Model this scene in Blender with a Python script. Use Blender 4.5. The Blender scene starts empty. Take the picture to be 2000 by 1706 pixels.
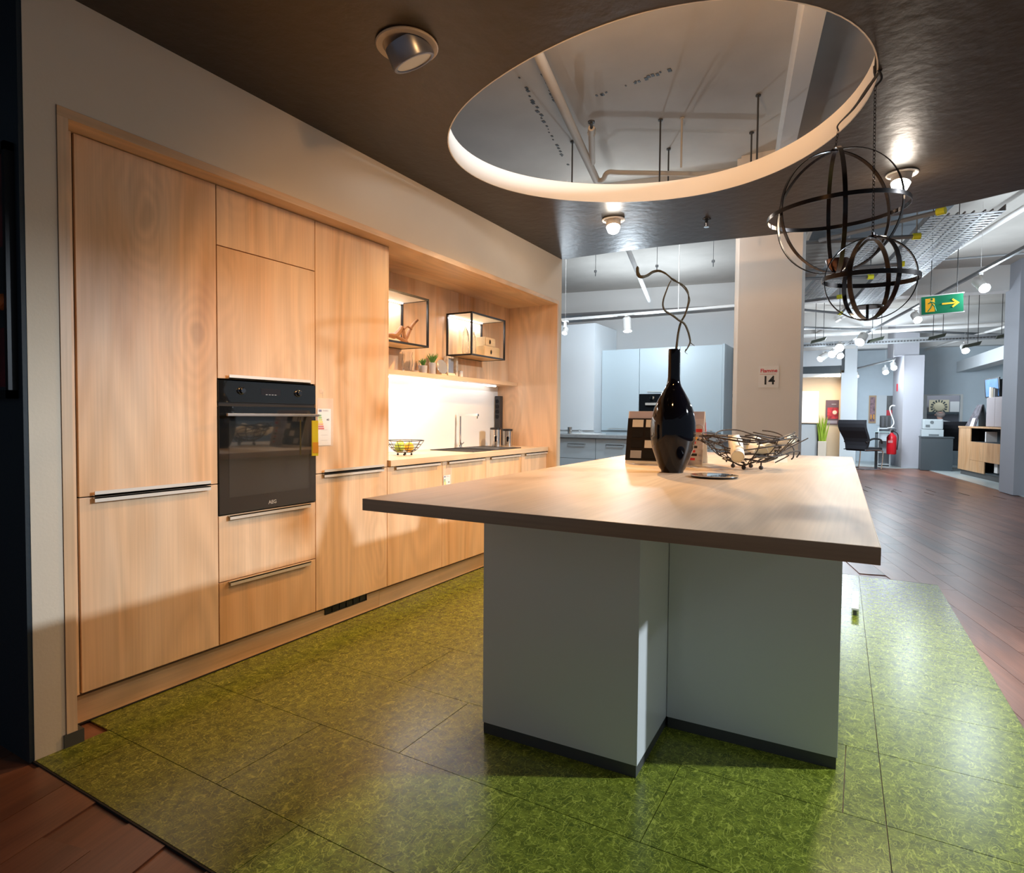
import bpy, bmesh, math, random
from mathutils import Vector, Matrix
random.seed(7)
R_ = math.radians
S = bpy.context.scene
COL = S.collection

# ------------------------------------------------------------------ camera
F_PX, YAW, PITCH, ROLL = 1181.465, .5242, -.0331, .0084
CAM = Vector((2.6779, -1.2071, 1.2717))
_fw = Vector((-math.sin(YAW), math.cos(YAW), 0)); _rt = Vector((math.cos(YAW), math.sin(YAW), 0)); _up = Vector((0, 0, 1))
_F = _fw*math.cos(PITCH) + _up*math.sin(PITCH); _U0 = _up*math.cos(PITCH) - _fw*math.sin(PITCH)
_R = _rt*math.cos(ROLL) + _U0*math.sin(ROLL); _U = -_rt*math.sin(ROLL) + _U0*math.cos(ROLL)
cam = bpy.data.cameras.new('camera'); cam.sensor_width = 36; cam.lens = 36*F_PX/2000
cam.clip_start = .05; cam.clip_end = 100
co = bpy.data.objects.new('camera', cam); COL.objects.link(co)
co.matrix_world = Matrix(((_R.x, _U.x, -_F.x, CAM.x), (_R.y, _U.y, -_F.y, CAM.y), (_R.z, _U.z, -_F.z, CAM.z), (0, 0, 0, 1)))
S.camera = co
def ray(u, v): return _F + _R*((u-1000)/F_PX) + _U*((853-v)/F_PX)
def onz(u, v, z): d = ray(u, v); return CAM + d*((z-CAM.z)/d.z)      # measured point -> real 3D point on a plane
def onx(u, v, x): d = ray(u, v); return CAM + d*((x-CAM.x)/d.x)
def ony(u, v, y): d = ray(u, v); return CAM + d*((y-CAM.y)/d.y)
def atd(u, v, t): return CAM + ray(u, v)*t
def onp(u, v, p, n): d = ray(u, v); return CAM + d*((Vector(p)-CAM).dot(n)/d.dot(n))

# ------------------------------------------------------------------ world + exposure
S.view_settings.view_transform = 'Standard'; S.view_settings.look = 'None'
S.view_settings.exposure = 0.0; S.view_settings.gamma = 1; S.view_settings.use_curve_mapping = False
W = bpy.data.worlds.new('world'); S.world = W; W.use_nodes = True
W.node_tree.nodes['Background'].inputs[0].default_value = (.62, .80, 1, 1)
W.node_tree.nodes['Background'].inputs[1].default_value = .17

def light(kind, name, loc, power, color, target=None, size=.1, sizey=None, spot=None, blend=.3):
    l = bpy.data.lights.new(name, kind); l.energy = power; l.color = color
    if kind == 'AREA':
        l.size = size
        if sizey: l.shape = 'RECTANGLE'; l.size_y = sizey
    else: l.shadow_soft_size = size
    if kind == 'SPOT': l.spot_size = R_(spot); l.spot_blend = blend
    o = bpy.data.objects.new(name, l); COL.objects.link(o); o.location = loc
    if target is not None: o.rotation_euler = (Vector(target)-Vector(loc)).to_track_quat('-Z', 'Y').to_euler()
    return o
WARM = (1, .76, .50); WARM2 = (1, .62, .30); COOL = (.78, .9, 1)
CZ = 2.81                                    # underside of the dark ceiling
S1 = Vector((.971, 3.288, CZ)); S2 = Vector((2.857, 3.313, CZ)); S3 = Vector((1.008, .785, CZ))
light('SPOT', 'spot_light_far', S1-Vector((0, 0, .16)), 270, (1, .52, .15), (.6, 2.3, 0), .04, spot=128, blend=1)
light('SPOT', 'spot_light_right', S2-Vector((0, 0, .16)), 135, (1, .80, .56), (2.6, 1.9, 0), .04, spot=140, blend=.9)
# showroom track light off to the right that throws the cool light across the island
light('POINT', 'spot_spill', S1-Vector((0, 0, .13)), 7, (1, .85, .7), None, .04)
light('POINT', 'spot_spill', S2-Vector((0, 0, .13)), 9, (1, .85, .7), None, .04)
light('SPOT', 'track_light_cool', (6.0, 3.02, 3.08), 1150, COOL, (1.4, .8, .8), .09, spot=80, blend=.5)
# warm ceiling spots outside the frame in front of the cabinets
light('SPOT', 'spot_light_near', (1.2, .3, 2.74), 56, (1, .50, .16), (.0, 1.7, .4), .05, spot=88, blend=.9)
light('SPOT', 'spot_light_near', (2.1, .35, 2.74), 88, (1, .52, .18), (.2, 2.6, .5), .05, spot=112, blend=1)
# added warm fill above the ceiling for the concrete seen through the round opening
light('SPOT', 'fill_above_ceiling', (1.5, .5, 3.02), 210, (1, .62, .34), (1.5, 2.9, 4.0), .12, spot=100, blend=.8)
# overhead showroom lighting and added fills
light('AREA', 'showroom_light_kitchen', (.2, 5.6, 3.9), 125, COOL, (-.3, 7.6, 0), 1.6)
light('AREA', 'showroom_light_right', (5.6, 1.0, 3.9), 120, COOL, (3.3, 1.2, 0), 1.6)
light('AREA', 'ceiling_fill_kitchen', (-.6, 9.3, 2.9), 50, COOL, (-.6, 9.3, 5), 1.8)  # added upward fill for the far ceiling, standing in for bounced light
light('AREA', 'ceiling_fill_aisle', (4.6, 9.5, 3.2), 20, COOL, (4.6, 9.5, 5), 2)  # added upward fill on the aisle ceiling, no fitting
light('AREA', 'wall_fill_office', (2.9, 15.0, 2.3), 110, COOL, (4.1, 20, 1.2), 1.0)  # added fill that brightens the blue office wall, no fitting
light('POINT', 'office_fill', (5.0, 21.2, 2.9), 60, COOL, None, .1)  # added fill for the dark room behind the opening
light('AREA', 'showroom_light_booth', (1.9, 18.9, 2.6), 60, (1, .8, .55), (1.9, 19.6, .5), .4)

# ------------------------------------------------------------------ materials
def nodes(m): m.use_nodes = True; return m.node_tree.nodes, m.node_tree.links, m.node_tree.nodes['Principled BSDF']
def mat(name, col, rough=.5, metal=0, emis=None, es=1, alpha=None, trans=None, ior=None, coat=0, bump=0, bscale=40, spec=None, vary=0, vscale=6):
    m = bpy.data.materials.new(name); N, L, b = nodes(m)
    b.inputs['Base Color'].default_value = (*col, 1); b.inputs['Roughness'].default_value = rough; b.inputs['Metallic'].default_value = metal
    if emis: b.inputs['Emission Color'].default_value = (*emis, 1); b.inputs['Emission Strength'].default_value = es
    if trans: b.inputs['Transmission Weight'].default_value = trans
    if ior: b.inputs['IOR'].default_value = ior
    if coat: b.inputs['Coat Weight'].default_value = coat; b.inputs['Coat Roughness'].default_value = .05
    if spec is not None: b.inputs['Specular IOR Level'].default_value = spec
    if alpha is not None: b.inputs['Alpha'].default_value = alpha
    geo = N.new('ShaderNodeNewGeometry')
    if vary:
        n = N.new('ShaderNodeTexNoise'); n.inputs['Scale'].default_value = vscale; n.inputs['Detail'].default_value = 5
        L.new(geo.outputs['Position'], n.inputs['Vector'])
        r = N.new('ShaderNodeValToRGB'); r.color_ramp.elements[0].position = .3; r.color_ramp.elements[1].position = .7
        r.color_ramp.elements[0].color = (*[c*(1-vary) for c in col], 1); r.color_ramp.elements[1].color = (*[min(1, c*(1+vary)) for c in col], 1)
        L.new(n.outputs['Fac'], r.inputs['Fac']); L.new(r.outputs['Color'], b.inputs['Base Color'])
    if bump:
        n = N.new('ShaderNodeTexNoise'); n.inputs['Scale'].default_value = bscale; n.inputs['Detail'].default_value = 4
        L.new(geo.outputs['Position'], n.inputs['Vector'])
        bp = N.new('ShaderNodeBump'); bp.inputs['Strength'].default_value = bump; bp.inputs['Distance'].default_value = .01
        L.new(n.outputs['Fac'], bp.inputs['Height']); L.new(bp.outputs['Normal'], b.inputs['Normal'])
    return m
def wood(name, light_c, mid_c, dark_c, axis='z', rough=.38, rnd=True, contrast=1.0, coat=.0, fine=.35, angle=0, knots=True):
    """wood decor: broad streaks, heart rings, fine fibres and a few knots, stretched along one axis"""
    m = bpy.data.materials.new(name); N, L, b = nodes(m)
    geo = N.new('ShaderNodeNewGeometry'); src = geo.outputs['Position']
    if rnd:
        oi = N.new('ShaderNodeObjectInfo'); ml = N.new('ShaderNodeMath'); ml.operation = 'MULTIPLY'; ml.inputs[1].default_value = 37
        L.new(oi.outputs['Random'], ml.inputs[0]); cb = N.new('ShaderNodeCombineXYZ')
        for i in range(3): L.new(ml.outputs[0], cb.inputs[i])
        ad = N.new('ShaderNodeVectorMath'); ad.operation = 'ADD'; L.new(src, ad.inputs[0]); L.new(cb.outputs[0], ad.inputs[1]); src = ad.outputs[0]
    if angle:
        vr = N.new('ShaderNodeVectorRotate'); vr.rotation_type = 'Z_AXIS'; vr.inputs['Angle'].default_value = -angle
        L.new(src, vr.inputs['Vector']); src = vr.outputs[0]
    def mp(a, c):
        k = N.new('ShaderNodeMapping'); k.inputs['Scale'].default_value = {'x': (a, c, c), 'y': (c, a, c), 'z': (c, c, a)}[axis]
        L.new(src, k.inputs['Vector']); return k.outputs[0]
    def noise(vec, sc, det=5, dist=0):
        n = N.new('ShaderNodeTexNoise'); n.inputs['Scale'].default_value = sc; n.inputs['Detail'].default_value = det; n.inputs['Distortion'].default_value = dist
        L.new(vec, n.inputs['Vector']); return n.outputs['Fac']
    broad = noise(mp(.34, 2.6), 1.15, 3, .9)
    cn = noise(mp(.22, 1.25), 1.6, 1.5, .5)
    m1 = N.new('ShaderNodeMath'); m1.operation = 'MULTIPLY'; m1.inputs[1].default_value = 85; L.new(cn, m1.inputs[0])
    m2 = N.new('ShaderNodeMath'); m2.operation = 'SINE'; L.new(m1.outputs[0], m2.inputs[0])
    m3 = N.new('ShaderNodeMapRange'); m3.inputs['From Min'].default_value = -1; L.new(m2.outputs[0], m3.inputs['Value'])
    fib = noise(mp(2.2, 120), 1, 3)
    r1 = N.new('ShaderNodeValToRGB'); e = r1.color_ramp.elements; e[0].position = .25; e[1].position = .70
    e[0].color = (*dark_c, 1); e[1].color = (*light_c, 1); x = e.new(.42); x.color = (*mid_c, 1); x = e.new(.55); x.color = (*[(a+c)/2 for a, c in zip(mid_c, light_c)], 1)
    L.new(broad, r1.inputs['Fac'])
    def mul(a, fac, f0, lo):
        mr = N.new('ShaderNodeMapRange'); mr.inputs['To Min'].default_value = lo; mr.inputs['To Max'].default_value = 1.06
        mr.inputs['From Min'].default_value = f0; mr.inputs['From Max'].default_value = 1-f0; L.new(fac, mr.inputs['Value'])
        mx = N.new('ShaderNodeVectorMath'); mx.operation = 'SCALE'; L.new(a, mx.inputs[0]); L.new(mr.outputs[0], mx.inputs['Scale']); return mx.outputs[0]
    c = mul(r1.outputs['Color'], m3.outputs[0], 0, 1-.07*contrast)
    c = mul(c, fib, .3, 1-fine*.17)
    # warm orange blotches
    bl = noise(mp(.55, 1.9), 1.3, 2, .8); mb = N.new('ShaderNodeMapRange'); mb.inputs['From Min'].default_value = .52; mb.inputs['From Max'].default_value = .72
    mb.inputs['To Max'].default_value = .75*min(1, contrast); L.new(bl, mb.inputs['Value'])
    om = N.new('ShaderNodeMix'); om.data_type = 'RGBA'; om.blend_type = 'MULTIPLY'; L.new(mb.outputs[0], om.inputs[0]); L.new(c, om.inputs[6]); om.inputs[7].default_value = (.93, .76, .55, 1); c = om.outputs[2]
    if knots:
        wn = N.new('ShaderNodeTexNoise'); wn.inputs['Scale'].default_value = 3; L.new(mp(.6, 1.2), wn.inputs['Vector'])
        wa = N.new('ShaderNodeVectorMath'); wa.operation = 'MULTIPLY_ADD'; L.new(wn.outputs['Color'], wa.inputs[0]); wa.inputs[1].default_value = (.35, .35, .35); L.new(mp(.85, 2.0), wa.inputs[2])
        vo = N.new('ShaderNodeTexVoronoi'); vo.inputs['Scale'].default_value = 1.0; L.new(wa.outputs[0], vo.inputs['Vector'])
        mr = N.new('ShaderNodeMapRange'); mr.inputs['From Min'].default_value = .02; mr.inputs['From Max'].default_value = .09
        mr.inputs['To Min'].default_value = .78; mr.inputs['To Max'].default_value = 1; L.new(vo.outputs['Distance'], mr.inputs['Value'])
        k1 = N.new('ShaderNodeMath'); k1.operation = 'MULTIPLY'; k1.inputs[1].default_value = 95; L.new(vo.outputs['Distance'], k1.inputs[0])
        k2 = N.new('ShaderNodeMath'); k2.operation = 'SINE'; L.new(k1.outputs[0], k2.inputs[0])
        fa = N.new('ShaderNodeMapRange'); fa.inputs['From Min'].default_value = .08; fa.inputs['From Max'].default_value = .5; fa.inputs['To Min'].default_value = .05; fa.inputs['To Max'].default_value = 0; L.new(vo.outputs['Distance'], fa.inputs['Value'])
        k3 = N.new('ShaderNodeMath'); k3.operation = 'MULTIPLY_ADD'; L.new(k2.outputs[0], k3.inputs[0]); L.new(fa.outputs[0], k3.inputs[1]); L.new(mr.outputs[0], k3.inputs[2])
        mx = N.new('ShaderNodeVectorMath'); mx.operation = 'SCALE'; L.new(c, mx.inputs[0]); L.new(k3.outputs[0], mx.inputs['Scale']); c = mx.outputs[0]
    L.new(c, b.inputs['Base Color']); b.inputs['Roughness'].default_value = rough
    if coat: b.inputs['Coat Weight'].default_value = coat; b.inputs['Coat Roughness'].default_value = .12
    bp = N.new('ShaderNodeBump'); bp.inputs['Strength'].default_value = .06; bp.inputs['Distance'].default_value = .004
    L.new(fib, bp.inputs['Height']); L.new(bp.outputs['Normal'], b.inputs['Normal'])
    return m
OAK_L, OAK_M, OAK_D = (.78, .57, .39), (.73, .49, .30), (.60, .34, .155)
oak_v = wood('oak_vertical', OAK_L, OAK_M, OAK_D, 'z')
oak_h = wood('oak_horizontal', OAK_L, OAK_M, OAK_D, 'y')
oak_x = wood('oak_crosswise', OAK_L, OAK_M, OAK_D, 'x')
oak_top = wood('oak_island_top', (.52, .41, .31), (.47, .355, .26), (.38, .27, .18), 'y', rough=.45, contrast=.8, knots=False)
oak_edge = wood('oak_island_edge', (.62, .44, .29), (.52, .35, .22), (.35, .21, .12), 'x', rough=.45, contrast=1.6)
walnut = wood('brown_plank', (.28, .125, .08), (.18, .078, .05), (.075, .040, .032), 'y', rough=.33, contrast=1.3, angle=R_(14), fine=.8)
walnut.node_tree.nodes['Principled BSDF'].inputs['Specular IOR Level'].default_value = .5
far_oak = wood('far_oak', (.62, .38, .20), (.55, .32, .16), (.40, .21, .09), 'z')
pine = wood('pale_pine', (.78, .60, .36), (.72, .52, .27), (.55, .36, .17), 'y', knots=False)
driftw = wood('driftwood', (.42, .21, .10), (.30, .14, .065), (.13, .06, .03), 'y', rough=.7)

def grass_mat():
    m = bpy.data.materials.new('grass_print_vinyl'); N, L, b = nodes(m)
    geo = N.new('ShaderNodeNewGeometry')
    def strands(seed, sc, w, stretch):
        mp = N.new('ShaderNodeMapping'); mp.inputs['Location'].default_value = (seed*3.1, seed*1.7, 0)
        mp.inputs['Rotation'].default_value = (0, 0, seed*1.1); mp.inputs['Scale'].default_value = (1, stretch, 1)
        L.new(geo.outputs['Position'], mp.inputs['Vector'])
        n = N.new('ShaderNodeTexNoise'); n.inputs['Scale'].default_value = sc; n.inputs['Detail'].default_value = .6; n.inputs['Distortion'].default_value = 1.8
        L.new(mp.outputs[0], n.inputs['Vector'])
        s = N.new('ShaderNodeMath'); s.operation = 'SUBTRACT'; s.inputs[1].default_value = .5; L.new(n.outputs['Fac'], s.inputs[0])
        a = N.new('ShaderNodeMath'); a.operation = 'ABSOLUTE'; L.new(s.outputs[0], a.inputs[0])
        r = N.new('ShaderNodeMapRange'); r.inputs['From Max'].default_value = w; r.inputs['To Min'].default_value = 1; r.inputs['To Max'].default_value = 0
        L.new(a.outputs[0], r.inputs['Value']); return r.outputs[0]
    s1 = strands(1, 27, .032, 1.9); s2 = strands(2.3, 31, .028, .5); s3 = strands(3.9, 28, .05, 1.3)
    ns = N.new('ShaderNodeTexNoise'); ns.inputs['Scale'].default_value = 26; ns.inputs['Detail'].default_value = 3; L.new(geo.outputs['Position'], ns.inputs['Vector'])
    base = N.new('ShaderNodeValToRGB'); e = base.color_ramp.elements; e[0].position = .35; e[0].color = (.080, .10, .008, 1); e[1].position = .68; e[1].color = (.175, .205, .02, 1)
    L.new(ns.outputs['Fac'], base.inputs['Fac']); c = base.outputs['Color']
    for s, col, k in ((s3, (.03, .06, .01, 1), .6), (s1, (.41, .47, .055, 1), .6), (s2, (.50, .54, .08, 1), .6)):
        mm = N.new('ShaderNodeMath'); mm.operation = 'MULTIPLY'; mm.inputs[1].default_value = k; L.new(s, mm.inputs[0])
        mx = N.new('ShaderNodeMix'); mx.data_type = 'RGBA'; L.new(mm.outputs[0], mx.inputs[0]); L.new(c, mx.inputs[6]); mx.inputs[7].default_value = col; c = mx.outputs[2]
    L.new(c, b.inputs['Base Color']); b.inputs['Roughness'].default_value = .27
    return m
grass = grass_mat()

plaster = mat('beige_plaster', (.72, .63, .51), .85, bump=.05, bscale=90, vary=.03, vscale=2)
navy = mat('dark_blue_wall', (.014, .024, .034), .6, bump=.1, bscale=60)
browncl = mat('dark_brown_ceiling', (.034, .023, .013), .42, bump=.35, bscale=14, vary=.08, vscale=1.5)
white = mat('white_paint', (.78, .77, .75), .7, bump=.05, bscale=80)
rimwhite = mat('rim_white', (.86, .80, .72), .7)
greywall = mat('grey_wall', (.50, .50, .50), .8)
bluewall = mat('pale_blue_wall', (.62, .70, .76), .8, vary=.02)
whitewall = mat('pale_wall', (.66, .70, .73), .8)
purplewall = mat('mauve_grey_wall', (.40, .38, .42), .8)
warmwall = mat('warm_booth_wall', (.78, .62, .45), .8)
colpaint = mat('column_paint', (.80, .73, .66), .8, vary=.02, vscale=3)
concrete = mat('painted_concrete', (.50, .47, .43), .9, bump=.25, bscale=9, vary=.07, vscale=2.2)
dark_bay = mat('unlit_open_bay', (.13, .15, .17), .9)
greyfloor = mat('grey_tile', (.45, .50, .50), .3, vary=.04)
lacq = mat('white_lacquer', (.78, .785, .79), .20, spec=.5)
lacq_edge = mat('lacquer_white_board', (.85, .83, .80), .4)
skirt = mat('grey_skirting', (.085, .085, .085), .45, .2)
groove = mat('dark_gap', (.012, .009, .008), .8)
alu = mat('brushed_aluminium', (.72, .68, .62), .35, .85)
alu_l = mat('pale_handle', (.66, .61, .55), .45, .35)
steel = mat('stainless_steel', (.55, .53, .50), .22, 1)
chrome = mat('chrome', (.8, .8, .8), .07, 1)
blackm = mat('black_metal', (.018, .018, .02), .35, .4)
blackp = mat('black_plastic', (.012, .012, .013), .35)
blackg = mat('black_gloss', (.002, .002, .004), .05, spec=.42)
ovenglass = mat('black_oven_glass', (.008, .009, .010), .03, spec=.9, coat=.6)
ovenpane = mat('oven_door_window', (.022, .024, .024), .03, spec=.9, coat=.6)
bronze = mat('bronzed_iron', (.035, .028, .026), .25, .8)
glass = mat('clear_glass', (1, 1, 1), .03, trans=1, ior=1.45)
thinplastic = mat('clear_plastic', (.9, .92, .95), .08, alpha=.12, spec=.8)
splash = mat('white_splashback', (.78, .76, .72), .25)
slate = mat('slate_blue_laminate', (.05, .065, .075), .5)
taupe = mat('taupe_laminate', (.38, .34, .35), .5)
bluelac = mat('pale_blue_lacquer', (.46, .55, .60), .4)
greytop = mat('grey_stone_top', (.30, .32, .33), .4, vary=.1, vscale=20)
galv = mat('galvanised_steel', (.24, .25, .26), .55, .3)
yellow = mat('yellow_cap', (.75, .70, .02), .5)
pipem = mat('cream_pipe', (.58, .52, .44), .6)
rodm = mat('dark_rod', (.05, .05, .05), .6)
paper = mat('white_paper', (.82, .80, .78), .7)
red = mat('red_print', (.62, .03, .05), .6); redgloss = mat('red_extinguisher', (.55, .01, .02), .3)
ink = mat('black_ink', (.01, .01, .01), .7); inkgrey = mat('grey_ink', (.35, .33, .35), .7); inkblue = mat('blue_ink', (.06, .06, .22), .7)
g1 = mat('label_green', (.02, .30, .08), .6); g2 = mat('label_light_green', (.25, .55, .05), .6); yl = mat('label_yellow', (.85, .72, .03), .6)
orng = mat('label_orange', (.85, .38, .03), .6)
plantm = mat('succulent_green', (.10, .22, .035), .5, vary=.3, vscale=60); plantb = mat('tall_grass_leaf', (.36, .50, .05), .5)
pot = mat('grey_ceramic', (.45, .43, .42), .6); potw = mat('white_planter', (.8, .68, .55), .6)
candle = mat('cream_wax', (.86, .80, .58), .5); candlew = mat('white_wax_side', (.80, .76, .68), .55)
applem = mat('green_apple', (.42, .56, .06), .3, vary=.2, vscale=30); orangem = mat('yellow_orange', (.90, .50, .03), .45, bump=.3, bscale=300)
twig = mat('dark_twig', (.045, .032, .028), .6, bump=.5, bscale=120); branchm = mat('mossy_branch', (.045, .042, .022), .6, bump=.5, bscale=120)
lampglow = mat('lamp_glow', (1, 1, 1), .5, emis=(1, .93, .82), es=35)
lampcool = mat('lamp_glow_cool', (1, 1, 1), .5, emis=(.92, .97, 1), es=14)
ledm = mat('led_strip', (1, 1, 1), .5, emis=(.93, .97, 1), es=9)
boothglow = mat('backlit_white_panel', (1, 1, 1), .6, emis=(1, .93, .82), es=1.1)
lampoff = mat('frosted_lens', (.60, .55, .42), .5)
signgreen = mat('exit_sign_green', (.0, .16, .07), .5, emis=(0, .16, .07), es=.35)
signyel = mat('exit_sign_symbol', (.9, .5, .03), .5, emis=(.9, .42, .02), es=.5)
skin = mat('skin', (.62, .34, .27), .6); hairm = mat('grey_hair', (.33, .27, .25), .8); shirtm = mat('white_shirt', (.62, .66, .68), .8); trous = mat('dark_trousers', (.02, .02, .03), .8)
blackfab = mat('black_fabric', (.008, .008, .012), .85)
printerm = mat('printer_grey', (.42, .47, .49), .5); printerd = mat('printer_dark', (.12, .14, .15), .5)
picred = mat('dark_red_print', (.10, .012, .014), .4, vary=.7, vscale=9); picdark = mat('dark_photo_print', (.02, .02, .022), .4, vary=.5, vscale=15)
picmix = mat('colourful_print', (.20, .10, .12), .5, vary=.8, vscale=12); picblue = mat('blue_print', (.12, .26, .52), .5, vary=.3, vscale=3); picgrey = mat('grey_photo_print', (.13, .12, .14), .5, vary=.6, vscale=12)
swl = mat('beige_swatch', (.62, .58, .50), .4); swd = mat('black_swatch', (.008, .007, .007), .6, spec=.15); swg = mat('grey_swatch', (.32, .31, .31), .4); boardb = mat('black_board', (.014, .011, .011), .7, spec=.15)
mauve = mat('mauve_header_print', (.42, .37, .42), .6); sunm = mat('cream_sun', (.72, .62, .42), .6)

# ------------------------------------------------------------------ mesh helpers
class MB:
    def __init__(s, T=None): s.bm = bmesh.new(); s.T = T; s.mi = 0
    def v(s, p):
        p = Vector(p); return s.bm.verts.new(s.T @ p if s.T else p)
    def face(s, vs):
        try: f = s.bm.faces.new(vs); f.material_index = s.mi; return f
        except ValueError: return None
    def quad(s, *ps): return s.face([s.v(p) for p in ps])
    def box(s, x0, x1, y0, y1, z0, z1, bev=0):
        vs = [s.v((x, y, z)) for z in (z0, z1) for y in (y0, y1) for x in (x0, x1)]
        fs = [s.face([vs[i] for i in q]) for q in ((0, 2, 3, 1), (4, 5, 7, 6), (0, 1, 5, 4), (2, 6, 7, 3), (0, 4, 6, 2), (1, 3, 7, 5))]
        if bev:
            es = list({e for f in fs if f for e in f.edges})
            r = bmesh.ops.bevel(s.bm, geom=es, offset=bev, segments=2, affect='EDGES', profile=.6)
        return s
    def hexa(s, b, t):
        vb = [s.v(p) for p in b]; vt = [s.v(p) for p in t]; n = len(b)
        s.face(vb[::-1]); s.face(vt)
        for i in range(n): s.face([vb[i], vb[(i+1) % n], vt[(i+1) % n], vt[i]])
        return s
    def prism(s, pts, z0, z1): return s.hexa([(p[0], p[1], z0) for p in pts], [(p[0], p[1], z1) for p in pts])
    def tube(s, path, rad, n=8, closed=False, caps=True):
        path = [Vector(p) for p in path]; m = len(path)
        if not hasattr(rad, '__len__'): rad = [rad]*m
        rings = []; prev = None
        for i, p in enumerate(path):
            if closed: t = path[(i+1) % m]-path[i-1]
            else: t = path[min(i+1, m-1)]-path[max(i-1, 0)]
            t = t.normalized() if t.length > 1e-9 else Vector((0, 0, 1))
            a = prev if prev is not None else (Vector((0, 0, 1)) if abs(t.z) < .9 else Vector((1, 0, 0)))
            a = (a-t*a.dot(t));
            if a.length < 1e-6: a = t.orthogonal()
            a.normalize(); prev = a; b = t.cross(a)
            rings.append([s.v(p+(a*math.cos(2*math.pi*k/n)+b*math.sin(2*math.pi*k/n))*rad[i]) for k in range(n)])
        for i in range(m if closed else m-1):
            A, B = rings[i], rings[(i+1) % m]
            for k in range(n): s.face([A[k], A[(k+1) % n], B[(k+1) % n], B[k]])
        if caps and not closed: s.face(rings[0][::-1]); s.face(rings[-1])
        return s
    def lathe(s, prof, c, n=32, axis=None):
        c = Vector(c); q = Vector((0, 0, 1)).rotation_difference(Vector(axis).normalized()) if axis is not None else None
        rings = []
        for r, z in prof:
            if r < 1e-6:
                p = Vector((0, 0, z)); rings.append([s.v(c+(q @ p if q else p))]); continue
            rr = []
            for k in range(n):
                p = Vector((r*math.cos(2*math.pi*k/n), r*math.sin(2*math.pi*k/n), z)); rr.append(s.v(c+(q @ p if q else p)))
            rings.append(rr)
        for A, B in zip(rings, rings[1:]):
            if len(A) == 1 and len(B) == 1: continue
            for k in range(n):
                k2 = (k+1) % n
                if len(A) == 1: s.face([A[0], B[k2], B[k]])
                elif len(B) == 1: s.face([A[k], A[k2], B[0]])
                else: s.face([A[k], A[k2], B[k2], B[k]])
        if len(rings[0]) > 1: s.face(rings[0][::-1])
        if len(rings[-1]) > 1: s.face(rings[-1])
        return s
    def band(s, c, rad, normal, width, thick, n=64, hi=None, x=None):
        """a flat metal hoop of a given radius lying square to `normal`"""
        c = Vector(c); nn = Vector(normal).normalized(); a = nn.orthogonal().normalized(); b = nn.cross(a); rings = []
        for k in range(n):
            d = a*math.cos(2*math.pi*k/n)+b*math.sin(2*math.pi*k/n)
            rings.append([s.v(c+d*(rad+i*thick/2)+nn*(j*width/2)) for i, j in ((-1, -1), (1, -1), (1, 1), (-1, 1))])
        for k in range(n):
            A, B = rings[k], rings[(k+1) % n]
            for i in range(4): s.face([A[i], A[(i+1) % 4], B[(i+1) % 4], B[i]])
        return s
    def build(s, name, m, parent=None, smooth=False, kind=None, label=None):
        bmesh.ops.recalc_face_normals(s.bm, faces=s.bm.faces[:])
        me = bpy.data.meshes.new(name)
        off = Vector()
        if parent is not None:
            q = parent
            while q is not None: off += q.location; q = q.parent
        else:
            xs = [v.co for v in s.bm.verts]
            lo = Vector((min(p.x for p in xs), min(p.y for p in xs), min(p.z for p in xs))); hi = Vector((max(p.x for p in xs), max(p.y for p in xs), 0))
            off = Vector(((lo.x+hi.x)/2, (lo.y+hi.y)/2, lo.z))
        bmesh.ops.translate(s.bm, verts=s.bm.verts[:], vec=-off)
        s.bm.to_mesh(me); s.bm.free()
        for x in (m if isinstance(m, (list, tuple)) else [m]): me.materials.append(x)
        if smooth:
            me.polygons.foreach_set('use_smooth', [True]*len(me.polygons))
            try: me.set_sharp_from_angle(angle=R_(38))
            except Exception: pass
        o = bpy.data.objects.new(name, me); COL.objects.link(o)
        if parent is not None: o.parent = parent
        else: o.location = off
        if kind: o['kind'] = kind
        if label: o['label'] = label
        return o
def thing(name, label, cat, loc, group=None):
    o = bpy.data.objects.new(name, None); COL.objects.link(o); o.location = loc; o.empty_display_size = .1
    o['label'] = label; o['category'] = cat
    if group: o['group'] = group
    return o
def tag(o, label, cat, group=None):
    o['label'] = label; o['category'] = cat
    if group: o['group'] = group
    return o
def bx(name, m, parent, *a, bev=0, T=None, label=None): return MB(T).box(*a, bev=bev).build(name, m, parent, label=label)
def struct(name, mb, m, parent=None, smooth=False):
    o = mb.build(name, m, parent, smooth)
    if parent is None: o['kind'] = 'structure'
    return o
def copy_tree(o, parent=None):
    c = o.copy(); COL.objects.link(c); c.parent = parent
    for ch in list(o.children): copy_tree(ch, c)
    return c
def text(body, size, m, name, parent, origin, xdir, ydir, ext=.0006, align='CENTER', bold=0, sx=1):
    cu = bpy.data.curves.new('t', 'FONT'); cu.body = body; cu.size = size; cu.extrude = ext; cu.align_x = align; cu.align_y = 'CENTER'; cu.offset = bold; cu.resolution_u = 3
    t = bpy.data.objects.new('t', cu); COL.objects.link(t); bpy.context.view_layer.update()
    me = bpy.data.meshes.new_from_object(t.evaluated_get(bpy.context.evaluated_depsgraph_get()))
    bpy.data.objects.remove(t)
    X = Vector(xdir).normalized(); Y = Vector(ydir).normalized(); Z = X.cross(Y)
    off = Vector(); q = parent
    while q is not None: off += q.location; q = q.parent
    for v in me.vertices: c = v.co.copy(); v.co = Vector(origin)+X*c.x*sx+Y*c.y+Z*c.z-off
    me.materials.clear(); me.materials.append(m); me.name = name
    o = bpy.data.objects.new(name, me); COL.objects.link(o); o.parent = parent
    return o
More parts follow.
